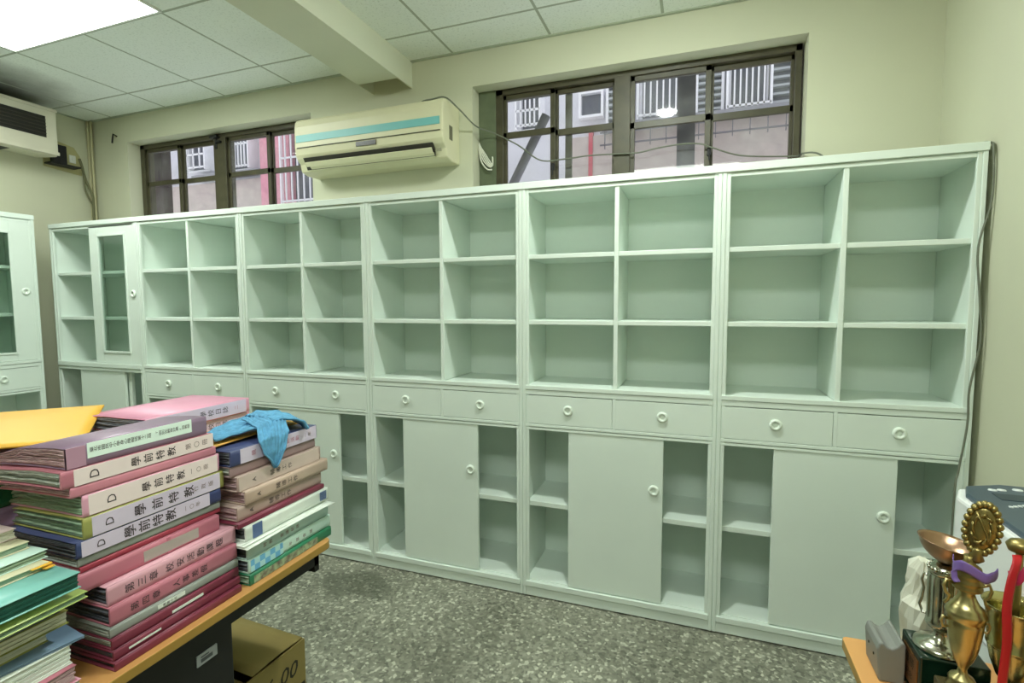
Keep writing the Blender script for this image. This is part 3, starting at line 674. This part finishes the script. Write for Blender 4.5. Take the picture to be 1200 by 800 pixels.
binder('plain mint binder with small spine lettering in the corner stack',GB,3.296,-1.392,DZ+.068,.322,.036,col('mint_plain',(.80,.91,.90)),pages=PGD,yaw=.5,texts=[('特教 會議紀錄',.013,.06,.018,INKL,{'step':1.6})])
# loose sheets under the white binder
ls=MB()
for q in range(3):
    ls.sheet(lambda u,v,q=q:(3.318-.012*q-.23*u,-1.41+.345*v,DZ+.1065+.002*q+.004*math.sin(3*v+q)*math.exp(-5*u)+.001),8,8,.0012)
ls=ls.build('loose_papers',WHT); tag(ls,'loose white sheets under the white binder in the corner stack','paper')
wbn=binder('white binder with navy band and barcode end in the corner stack',GB,3.292,-1.390,DZ+.116,.328,.040,WHT,pages=PGD,yaw=.5,lab=(.022,.055,.001,.039),labm=col('navy_band',(.34,.42,.60)),texts=[])
bar=MB()
for q in range(9): bar.box(.0010,.0016,.288+.0034*q,.2897+.0034*q,.006,.034)
bar.build('barcode',MATS['plastic_navy_band'],wbn)
binder('thin crumpled dark red folder in the corner stack',GB,3.285,-1.405,DZ+.1565,.33,.014,RED,pages=PGP,npg=3,wave=.01)
binder('beige-pink binder, lowest of three matching ones in the corner stack',GB,3.272,-1.395,DZ+.171,.322,.038,BEIGE,pages=PGP,texts=[('A',.018,.045,.019,INKD),('輔導工作',.018,.115,.019,INKD)],sag=.0)
binder('beige binder, middle of three matching ones in the corner stack',GB,3.280,-1.375,DZ+.2095,.325,.038,col('beige',(.80,.70,.64)),pages=PGP,texts=[('A',.018,.045,.019,INKD),('輔導工作',.018,.115,.019,INKD)])
binder('beige-pink binder, topmost of three matching ones in the corner stack',GB,3.268,-1.388,DZ+.248,.320,.042,BEIGE,pages=PGP,lab=(.004,.312,.001,.041),labm=col('light_beige',(.82,.74,.71)),texts=[('A',.018,.055,.021,INKD),('輔導工作',.018,.12,.021,INKD)])
binder('dull mauve sleeve folder under the lavender-spined binder',GB,3.258,-1.400,DZ+.291,.32,.028,col('dull_mauve',(.66,.55,.56)),pages=PG,npg=6,wave=.01)
binder('lavender-spined black-edged binder under the blue cloth',GB,3.262,-1.400,DZ+.320,.325,.042,NAVY,pages=PGD,lab=(.03,.322,.001,.041),labm=LAV,texts=[('親',.016,.075,.021,mat('pink_ink',(.70,.40,.50))),('師活動',.016,.20,.021,MATS['pink_ink']),('一年',.014,.275,.021,INKL)])
yf=MB().sheet(lambda u,v:(3.20-.20*u,-1.43+.36*v,DZ+.3655+.008*(1-u)*0+.003*math.sin(4*v)),6,8,.003).build('yellow_folder',col('amber_sheet',(.90,.68,.32))); tag(yf,'thin amber plastic sheet folder under the blue cloth','folder')
# --- stack D (behind, pink top)
GD='binders in the rear stack on the left desk'
binder('dark purple folder low in the rear stack',GD,3.0,-1.44,DZ,.32,.06,col('deep_purple',(.28,.18,.34)),pages=PGD,Wd=.22,npg=6)
binder('dark blue folder in the rear stack',GD,3.0,-1.44,DZ+.061,.32,.06,NAVY,pages=PGD,Wd=.22,npg=6)
binder('rose folder in the middle of the rear stack',GD,2.998,-1.44,DZ+.122,.32,.06,ROSE,pages=PG,Wd=.22,npg=6)
binder('beige folder in the rear stack',GD,2.996,-1.44,DZ+.183,.32,.06,BEIGE,pages=PG,Wd=.22,npg=6)
binder('grey folder in the rear stack under the purple one',GD,2.996,-1.44,DZ+.244,.32,.06,GREYP,pages=PG,Wd=.22,npg=6)
binder('deep purple folder under the two pink school-log binders',GD,2.994,-1.44,DZ+.305,.32,.055,MATS['plastic_deep_purple'],pages=PGD,Wd=.23,npg=6)
binder('lower of two pink school-log binders in the rear stack',GD,3.035,-1.455,DZ+.361,.330,.042,PINK,pages=mat('grey_sleeves',(.66,.68,.72),rough=.3,rgb2=(.46,.47,.52),nscale=50,stretch=(1,1,14)),Wd=.255,lab=(.01,.320,.002,.040),labm=LAV,texts=[('學校日誌',.020,.165,.021,INKD,{'step':1.2}),('一',.014,.285,.021,MATS['pink_ink'])])
binder('upper of two pink school-log binders, big pink cover on top of the rear stack',GD,3.045,-1.468,DZ+.404,.335,.044,col('bubblegum',(.95,.66,.78)),spine=PINK,pages=MATS['grey_sleeves'],Wd=.250,lab=(.03,.322,.002,.042),labm=LAV,texts=[('學校日誌',.021,.170,.022,INKD,{'step':1.2}),('二',.014,.285,.022,MATS['pink_ink'])],thend=.042)
# --- stack under the yellow envelope
GE='folders in the stack under the yellow envelope'
cs=[('grey',GREYP),('rose',ROSE),('cream',CREAM),('mauve',PURPLE),('green',GREEN),('pale pink',PINK),('dusty rose',PURPLE)]
for q,(nm,mm_) in enumerate(cs):
    binder('%s folder in the stack under the yellow envelope'%nm,GE,2.755,-1.80+.01*(q%3),DZ+.059*q,.32,.058,mm_,pages=PG if q%2 else PGP,Wd=.235,npg=5)
ev=empty('envelope',(2.74,-1.62,DZ+.419)); tag(ev,'large yellow envelope lying curled on the leftmost stack','envelope')
q4=[Vector((2.735,-1.375)),Vector((3.0,-1.585)),Vector((2.80,-1.93)),Vector((2.46,-1.66))]
def evf(u,v):
    a=q4[0].lerp(q4[1],u); b=q4[3].lerp(q4[2],u); p=a.lerp(b,v)
    z=.016+.010*math.sin(PI*u)*math.sin(PI*v)-.13*max(0,p.x-2.762)
    return (p.x-2.74,p.y+1.62,z+.010)
MB().sheet(evf,16,16,.006).build('body',YEL,ev)
MB().sheet(lambda u,v:(evf(.02+.9*u,.6+.4*v)[0]-.0,evf(.02+.9*u,.6+.4*v)[1],evf(.02+.9*u,.6+.4*v)[2]+.004+.02*v*v*u),10,6,.0015).build('flap',YEL,ev)

# --- stack C (near left edge)
GC='books and folders in the nearest left stack'
def booklet(label,x,y,z,Wd,L,th,cov,pages,yaw=0,name='booklet',cat='booklet',sag=0,clr=None):
    """x,y = far right corner; body runs to -x and -y"""
    r=empty(name,(x,y,z),math.radians(yaw)); tag(r,label,cat,GC)
    rr=random.Random(int((x*7+z)*1e4))
    m=MB()
    m.sheet(lambda u,v:(-Wd*u,-L*v,th-.0004),6,3,.0012)
    m.sheet(lambda u,v:(-Wd*u,-L*v,.0012),6,3,.0012)
    m.build('cover',cov,r)
    p=MB(); n=max(2,int(th/.004))
    for i in range(n):
        z0=.0015+(th-.003)*i/n; z1=z0+(th-.003)/n*.85; a=rr.uniform(0,.003); b=rr.uniform(0,.003)
        p.box(-Wd+.004,-a-.001,-L+.004,-b-.001,z0,z1)
    p.build('pages',pages,r)
    return r
yC=-1.80
booklet('lowest yellow-edged papers in the nearest left stack',3.322,yC,DZ,.26,.33,.022,CREAM,PGW,3,'paper_pile','papers')
booklet('pinkish thin file second from bottom of the nearest left stack',3.315,yC,DZ+.0225,.26,.33,.014,PINK,PGW,1)
booklet('dusty pink folder below the white box in the nearest left stack',3.312,yC-.005,DZ+.037,.26,.33,.030,ROSE,PGP,2,'folder','folder')
booklet('white flat box in the nearest left stack',3.302,yC-.005,DZ+.0675,.25,.34,.038,WHT,WHT,-1,'flat_box','box')
booklet('slim blue-grey file above the white box, corner sticking out',3.306,yC+.015,DZ+.1065,.24,.31,.005,col('slate_blue',(.45,.55,.66)),PGW,-8)
booklet('grey-green binder with a dark notch in the nearest left stack',3.262,yC-.02,DZ+.112,.25,.31,.030,OLIVE,PGW,1,'folder','folder')
booklet('olive green folder in the nearest left stack',3.290,yC,DZ+.1425,.25,.32,.026,col('olive_green',(.55,.56,.28)),PGW,0,'folder','folder')
booklet('dark grey mixed papers below the teal folder',3.285,yC-.01,DZ+.169,.25,.31,.026,col('dark_grey',(.32,.34,.36)),PG,4,'paper_pile','papers')
booklet('thin lime-edged sheets beneath the teal folder',3.330,yC+.012,DZ+.1955,.26,.33,.012,col('lime',(.70,.78,.45)),PGG,2,'paper_pile','papers')
booklet('teal plastic folder jutting out of the nearest left stack',3.334,yC,DZ+.222,.27,.33,.030,TEAL,col('dark_teal',(.14,.35,.30)),1,'folder','folder')
bb=booklet('grey-green booklet with yellow tabs on the teal folder',3.262,yC-.01,DZ+.2525,.25,.31,.012,CREAM,PGG,2)
MB().box(-.05,.010,-.012,.004,.003,.005).box(-.03,.006,-.03,.002,.009,.0105).build('index_tab',YEL,bb)
booklet('pale green booklet in the upper nearest left stack',3.240,yC,DZ+.265,.24,.30,.016,MINT,PGG,3)
booklet('thicker grey-green book near the top of the nearest left stack',3.205,yC-.01,DZ+.2815,.24,.30,.014,CREAM,PGG,2,'book','book')
booklet('pale pink covered book on top of the nearest left stack',3.166,yC-.01,DZ+.296,.24,.30,.020,mat('pale_pink_paper',(.90,.82,.82),rough=.6),PGW,2,'book','book')

# ------------------------------------------------------------------ blue cloth
BL=mat('blue_knit',(.40,.66,.82),rough=.85,noise=.25,nscale=60,bump=.4,bscale=200)
cl=empty('blue_cloth',(3.15,-1.25,DZ+.377)); tag(cl,'crumpled light blue ribbed cloth draped over the corner stack','cloth')
def drape(path_l,path_r,n,m,th=.004,rib=0,amp=.004):
    def fn(u,v):
        f=u*(len(path_l)-1); i=min(int(f),len(path_l)-2); t=f-i; t=t*t*(3-2*t)*.5+t*.5
        a=Vector(path_l[i]).lerp(Vector(path_l[i+1]),t); b=Vector(path_r[i]).lerp(Vector(path_r[i+1]),t)
        p=a.lerp(b,v); 
        d=Vector((.5,-.1,.85)).normalized()
        p=p+d*(amp*math.sin(v*rib*2*PI+u*2)+ .006*math.sin(PI*v)*math.sin(4*u+1)+.002*math.sin(23*u+9*v))
        return p-Vector((3.15,-1.25,DZ+.375))
    return MB().sheet(fn,n,m,th)
zt=DZ+.372
# left wing lying flat
drape([(3.12,-1.37,zt+.008),(3.10,-1.31,zt+.014),(3.08,-1.23,zt+.02),(3.10,-1.16,zt+.03)],[(3.19,-1.385,zt+.006),(3.21,-1.33,zt+.014),(3.235,-1.27,zt+.02),(3.235,-1.20,zt+.03)],20,28,rib=8,amp=.004).build('left_fold',BL,cl)
# right wing
drape([(3.10,-1.20,zt+.028),(3.08,-1.14,zt+.03),(3.12,-1.085,zt+.022),(3.16,-1.07,zt+.010)],[(3.235,-1.23,zt+.032),(3.25,-1.19,zt+.030),(3.275,-1.15,zt+.016),(3.285,-1.135,zt-.012)],20,28,rib=8,amp=.004).build('right_fold',BL,cl)
# hanging tail
drape([(3.15,-1.26,zt+.036),(3.23,-1.285,zt+.026),(3.276,-1.318,zt-.004),(3.281,-1.305,zt-.040),(3.280,-1.270,zt-.085)],[(3.17,-1.16,zt+.034),(3.245,-1.19,zt+.028),(3.280,-1.215,zt+.0),(3.284,-1.235,zt-.045),(3.281,-1.262,zt-.088)],28,30,rib=8,amp=.004).build('hanging_fold',BL,cl)

# ------------------------------------------------------------------ right desk things
def gold(name,rgb,rough=.25,noise=.15): return mat(name,rgb,rough=rough,metal=1.0,noise=noise,nscale=50,bump=.3,bscale=30)
GOLD=gold('brass_gold',(.74,.69,.49),.3); GOLD2=gold('antique_gold',(.62,.56,.36),.4); SILV=gold('silver',(.74,.74,.68),.18); COPP=gold('copper_bowl',(.70,.57,.47),.3)
MARB=mat('green_marble',(.06,.17,.12),rough=.15,noise=.5,nscale=25)
t1=empty('trophy',(4.858,-1.25,DZ)); tag(t1,'silver trophy with wide copper bowl on a green marble block with plaque','trophy','trophies on the right desk')
MB().box(-.045,.06,-.046,.046,0,.097).build('base',MARB,t1,bevel=.003)
pl=MB().box(-.0465,-.045,-.035,.030,.018,.082).build('plaque',gold('plaque_copper',(.72,.52,.34),.35),t1)
lettering('優勝',.022,INK,pl,(-.0467,-.002,.062),(0,-1,0),(0,0,1)); lettering('紀念',.016,INK,pl,(-.0467,-.002,.036),(0,-1,0),(0,0,1))
MB().lathe([(.002,.097),(.042,.097),(.043,.100),(.038,.106),(.026,.111),(.014,.116),(.010,.125),(.012,.132),(.020,.137)],n=32).build('foot',SILV,t1)
m=MB(); NF=60; prof=[(.020,.137),(.0245,.143),(.024,.150),(.022,.156),(.0225,.19),(.0235,.235),(.022,.240)]
vs=[];fs=[]
for r,h in prof:
    for q in range(NF):
        a=2*PI*q/NF; f=1+.07*math.cos(a*10) if .15<h<.237 else 1; vs.append((r*f*math.cos(a),r*f*math.sin(a),h))
for i in range(len(prof)-1):
    for q in range(NF): fs.append((i*NF+q,i*NF+(q+1)%NF,(i+1)*NF+(q+1)%NF,(i+1)*NF+q))
m.add(vs,fs,0,True); m.build('column',SILV,t1)
for q in range(3):
    a=q*2.1+2.4; hx,hy=math.cos(a),math.sin(a)
    MB().tube([(hx*r,hy*r,h) for r,h in ((.021,.225),(.031,.228),(.034,.215),(.030,.20),(.032,.18),(.036,.165),(.030,.150),(.022,.152))],.0025,n=6).build('handle',SILV,t1)
m=MB().lathe([(.018,.238),(.024,.242),(.025,.248),(.020,.256),(.012,.262)],n=24)
for q in range(18):
    a=2*PI*q/18; m.lathe([(.0003,-.003),(.0024,-.002),(.003,0),(.0024,.002),(.0003,.003)],(.0235*math.cos(a),.0235*math.sin(a),.252),n=8)
m.build('beaded_collar',SILV,t1)
bwl=MB().lathe([(.004,-.006),(.014,-.003),(.026,.004),(.036,.013),(.043,.024),(.046,.032),(.0485,.035),(.047,.0355),(.044,.031),(.040,.023),(.030,.013),(.016,.006),(.004,.003)],n=40)
bwl.build('bowl',COPP,t1,xf=Matrix.Translation((0,0,.268))@Matrix.Rotation(math.radians(9),4,'Y'))
# trophy 2
t2=empty('trophy',(4.852,-1.352,DZ)); t2.scale=(.87,.87,1.02); tag(t2,'gold lidded cup with filigree leaf crest and purple ribbon, centre of the trophies','trophy','trophies on the right desk')
MB().box(-.033,.033,-.033,.033,0,.085).build('base',mat('dark_wood_base',(.25,.22,.12),rough=.3),t2,bevel=.003)
MB().lathe([(.002,.085),(.024,.085),(.025,.091),(.020,.099),(.022,.103),(.019,.108),(.009,.114),(.007,.122),(.010,.130),(.016,.140),(.022,.158),(.026,.180),(.0285,.200),(.029,.206),(.027,.209),(.0305,.211),(.030,.216),(.0325,.219),(.031,.224),(.028,.227),(.0275,.231),(.022,.235),(.018,.241),(.014,.248),(.012,.254),(.018,.262)],n=36).build('cup',GOLD,t2)
MB().lathe([(.014,.258),(.023,.262),(.0235,.266),(.0205,.269),(.0235,.273),(.0235,.277),(.0205,.280),(.0225,.284),(.0225,.288),(.019,.291),(.0205,.295),(.0195,.299),(.012,.304),(.008,.310),(.009,.318)],n=32).build('lid',GOLD2,t2)
for sgn in (-1,1):
    MB().tube([(sgn*r,0,h) for r,h in ((.022,.268),(.034,.272),(.038,.262),(.034,.250),(.028,.246),(.030,.238),(.036,.232))],.003,n=6).tube([(sgn*r,0,h) for r,h in ((.029,.205),(.036,.208),(.039,.200),(.035,.190),(.028,.192))],.0025,n=6).build('handle',GOLD,t2)
cr=MB().lathe([(.0008,-.004),(.018,-.0035),(.021,0),(.018,.0035),(.0008,.004)],(0,0,.365),n=26,axis='y',sx=1.0,sy=1.65)
for q in range(22):
    a=2*PI*q/22; px,pz=.022*math.cos(a),.038*math.sin(a)
    cr.lathe([(.0005,-.006),(.0045,-.004),(.006,0),(.0045,.004),(.0005,.006)],(px,0,.365+pz),n=8,axis='y')
for q in range(9):
    a=2*PI*q/9; cr.tube([(.014*math.cos(a+t*.5)*(1-t*.15),-.004-.002*math.sin(t*3),.365+.024*math.sin(a+t*.5)*(1-t*.15)) for t in (0,.6,1.2,1.8)],.0022,n=6)
cr.tube([(-.012,-.005,.39),(.0,-.006,.372),(.008,-.006,.36),(.012,-.005,.345)],.002,n=6).lathe([(.006,.312),(.012,.318),(.008,.326),(.010,.332),(.004,.336)],n=14)
cr.build('crest',GOLD2,t2,xf=Matrix.Translation((.009,0,.308))@Matrix.Rotation(math.radians(-25),4,'Z')@Matrix.Rotation(math.radians(7),4,'Y')@Matrix.Scale(1.1,4)@Matrix.Translation((0,0,-.312)))
RIB=mat('purple_ribbon',(.46,.36,.64),rough=.5); RRED=mat('red_ribbon',(.70,.08,.12),rough=.45); RMAG=mat('magenta_ribbon',(.72,.15,.32),rough=.45)
def ribbon(pts,w,m,par,nm,axis=(0,0,1)):
    P=spline(pts,6); ax=Vector(axis).normalized(); n=len(P)-1
    def fn(u,v):
        f=u*n; i=min(int(f),n-1); p=P[i].lerp(P[i+1],f-i); return p+ax*(v-.5)*w+Vector((.4,-.4,0))*(.002*math.sin(v*PI)+.0015*math.sin(u*14))
    return MB().sheet(fn,n,4,.0012).build(nm,m,par)
ribbon([(-.022,.010,.305),(-.029,-.008,.300),(-.022,-.026,.308),(-.006,-.032,.303),(.012,-.032,.294),(.026,-.024,.294),(.036,-.012,.292),(.044,.0,.294)],.017,RIB,t2,'ribbon')
ribbon([(-.024,-.018,.300),(-.029,-.016,.290),(-.026,-.022,.279)],.010,RIB,t2,'ribbon_end',(1,0,.3))
# trophy 3 plain gold cup
t3=empty('trophy',(4.927,-1.333,DZ)); t3.scale=(.86,.86,1); tag(t3,'plain wide gold cup with a red ribbon hanging in front','trophy','trophies on the right desk')
MB().box(-.042,.042,-.042,.042,0,.06).build('base',MARB,t3,bevel=.003)
MB().lathe([(.002,.06),(.030,.06),(.031,.067),(.014,.076),(.009,.09),(.012,.10),(.024,.115),(.034,.14),(.0395,.165),(.040,.168),(.042,.169),(.042,.172),(.040,.174),(.0425,.20),(.045,.225),(.049,.238),(.052,.241),(.049,.241),(.043,.225),(.038,.18),(.020,.13),(.003,.12)],n=36).build('cup',gold('pale_gold',(.76,.73,.52),.22),t3)
ribbon([(-.014,-.02,.335),(-.026,-.045,.328),(-.038,-.062,.305),(-.046,-.068,.26),(-.043,-.070,.20),(-.046,-.072,.12),(-.043,-.072,.03)],.017,RRED,t3,'ribbon',(1,.25,0))
ribbon([(-.030,-.030,.298),(-.018,-.045,.306),(-.004,-.040,.325),(.012,-.030,.345),(.022,-.02,.350)],.022,RMAG,t3,'bow',(0,.2,1))
MB().tube([(0,0,.13),(0,0,.35)],.006,n=10).lathe([(.004,.33),(.018,.335),(.022,.345),(.016,.352),(.004,.356)],n=16).build('stem',GOLD2,t3)
# trophy 4 at the right edge
t4=empty('trophy',(4.948,-1.422,DZ)); tag(t4,'tall silver and gold ringed trophy with gold figure at the right edge','trophy','trophies on the right desk')
MB().box(-.035,.035,-.035,.035,0,.07).build('base',MARB,t4,bevel=.003)
MB().lathe([(.002,.07),(.028,.07),(.028,.078),(.014,.088),(.012,.10),(.022,.125),(.030,.16),(.034,.20),(.035,.235),(.033,.265),(.027,.288),(.022,.30),(.021,.31)],n=32).build('cup',gold('white_silver',(.86,.86,.82),.2),t4)
m=MB()
for h in (.305,.317,.329,.341): m.lathe([(.018,h),(.026,h+.001),(.0285,h+.005),(.026,h+.009),(.018,h+.010)],n=28)
m.build('ring_stack',SILV,t4)
m=MB().lathe([(.018,.35),(.026,.356),(.024,.368),(.012,.378),(.008,.386),(.014,.394),(.022,.402),(.020,.414),(.010,.424),(.006,.432)],n=20)
for q in range(12):
    a=2*PI*q/12; m.lathe([(.0005,-.006),(.005,-.003),(.006,.001),(.004,.005),(.0005,.008)],(.019*math.cos(a),.019*math.sin(a),.408),n=8)
m.build('crown',GOLD,t4)
m=MB().lathe([(.006,.43),(.012,.438),(.015,.448),(.012,.460),(.008,.468)],n=14,sx=1.2)
m.tube([(0,0,.465),(-.004,-.002,.478),(-.010,-.004,.490)],[.008,.007,.006],n=8).tube([(0,0,.462),(-.018,-.004,.470),(-.034,-.006,.484),(-.046,-.006,.487)],[.006,.008,.007,.003],n=8).tube([(0,0,.462),(.018,.004,.472),(.034,.006,.484)],[.006,.008,.003],n=8)
m.lathe([(.0005,-.008),(.006,-.006),(.0085,0),(.006,.006),(.0005,.009)],(-.010,-.004,.498),n=12)
m.build('figure',GOLD,t4)
# grey device
gd=empty('tape_dispenser',(4.788,-1.203,DZ)); gd.scale=(.78,.78,.92); tag(gd,'grey plastic desk dispenser at the far edge of the right desk','tape dispenser')
GP=mat('grey_plastic',(.50,.51,.49),rough=.45)
MB().prism([(-.028,0),(-.034,.070),(-.030,.084),(-.022,.086),(-.012,.078),(-.002,.076),(.008,.082),(.016,.092),(.022,.094),(.027,.085),(.027,0)],-.05,.055,'y').build('body',GP,gd,bevel=.004)
MB().lathe([(.0003,0),(.003,.0005),(.003,.002),(.0003,.002)],(-.0345,-.02,.045),n=10,axis='x').lathe([(.0003,0),(.003,.0005),(.003,.002),(.0003,.002)],(-.0345,.02,.05),n=10,axis='x').build('screw',BLACK,gd)
# stand + printer + bag
st=empty('side_table',(5.13,-.82,0)); tag(st,'low grey side table under the printer, mostly hidden by trophies','table')
MB().box(-.15,.285,-.25,.09,.66,.69).build('tabletop',GREYP,st,bevel=.002)
for a in (-.12,.26):
    for b in (-.22,.06): MB().box(a-.015,a+.015,b-.015,b+.015,0,.66).build('leg',BLACK,st)
pn=empty('printer',(5.236,-.90,.69)); pn.scale=(.87,1,.98); tag(pn,'white laser printer with dark blue-grey control panel by the right wall','printer')
PD=mat('panel_blue_grey',(.25,.31,.36),rough=.35); PW=mat('printer_white',(.90,.91,.91),rough=.35)
case=MB().prism([(-.205,-.155),(-.19,-.165),(.19,-.165),(.205,-.155),(.205,.18),(.19,.215),(.10,.24),(-.06,.24),(-.17,.195),(-.205,.125)],0,.30,'z')
case.build('casing',PW,pn,bevel=.008)
MB().prism([(-.186,-.16),(.186,-.16),(.190,-.14),(.190,.17),(.18,.20),(.10,.226),(-.055,.228),(-.155,.188),(-.186,.118)],.297,.312,'z').build('control_panel',PD,pn,bevel=.005)
cp=MB().box(-.12,.10,-.15,-.06,.312,.3135).build('output_lid',mat('panel_darker',(.20,.26,.31),rough=.4),pn)
BTN=mat('button_white',(.88,.90,.90),rough=.4)
for (a,b,r,s) in ((-.10,.165,.008,1.5),(-.075,.172,.008,1.5),(-.03,.185,.009,1.5),(.03,.205,.010,1.3),(.06,.205,.010,1.3),(-.03,.075,.009,1.6),(.015,.10,.010,1.6)):
    MB().lathe([(.0005,.3115),(r,.3115),(r*.9,.3145),(.0005,.3145)],(a,b,0),n=14,sx=s).build('button',BTN,pn)
for q in range(6): MB().box(-.125+q*.013,-.117+q*.013,.035+q*.006,.043+q*.006,.3115,.3145).build('button',BTN,pn)
MB().box(-.115,-.02,.09,.14,.3118,.3135).build('screen',mat('lcd_dark',(.20,.25,.28),rough=.5),pn,bevel=.001)
bg=empty('plastic_bag',(4.868,-1.135,DZ)); tag(bg,'crumpled translucent white plastic bag standing behind the silver trophy','bag')
rb=random.Random(3); nb_=[[rb.uniform(-1,1) for _ in range(12)] for _ in range(9)]
m=MB(); vs=[];fs=[]; nr=8; ns=24
rad=[(.030,0),(.036,.015),(.044,.05),(.050,.095),(.045,.12),(.036,.145),(.032,.17),(.030,.195),(.014,.212)]
for i,(r,h) in enumerate(rad):
    for q in range(ns):
        a=2*PI*q/ns; w=1+.12*nb_[i][q%12]+.1*math.sin(3*a+i)
        vs.append((r*w*math.cos(a)*.75,r*w*math.sin(a)*1.1,h+.006*nb_[i][(q*5)%12]*(i>0)))
for i in range(len(rad)-1):
    for q in range(ns): fs.append((i*ns+q,i*ns+(q+1)%ns,(i+1)*ns+(q+1)%ns,(i+1)*ns+q))
fs.append(tuple((len(rad)-1)*ns+q for q in range(ns))); fs.append(tuple(range(ns))[::-1])
m.add(vs,fs,0,False); m.build('bag_body',mat('bag_plastic',(.84,.84,.78),rough=.3),bg)

# ------------------------------------------------------------------ world and view
w=bpy.data.worlds.new('world'); SC.world=w; w.use_nodes=True
w.node_tree.nodes['Background'].inputs[0].default_value=(.93,.94,1.0,1)
w.node_tree.nodes['Background'].inputs[1].default_value=1.0
SC.view_settings.view_transform='Standard'; SC.view_settings.look='None'; SC.view_settings.gamma=1; SC.view_settings.use_curve_mapping=False
SC.view_settings.exposure=0.52
SC.cycles.max_bounces=10; SC.cycles.diffuse_bounces=6; SC.cycles.glossy_bounces=4; SC.cycles.transparent_max_bounces=12
SC.cycles.sample_clamp_indirect=8
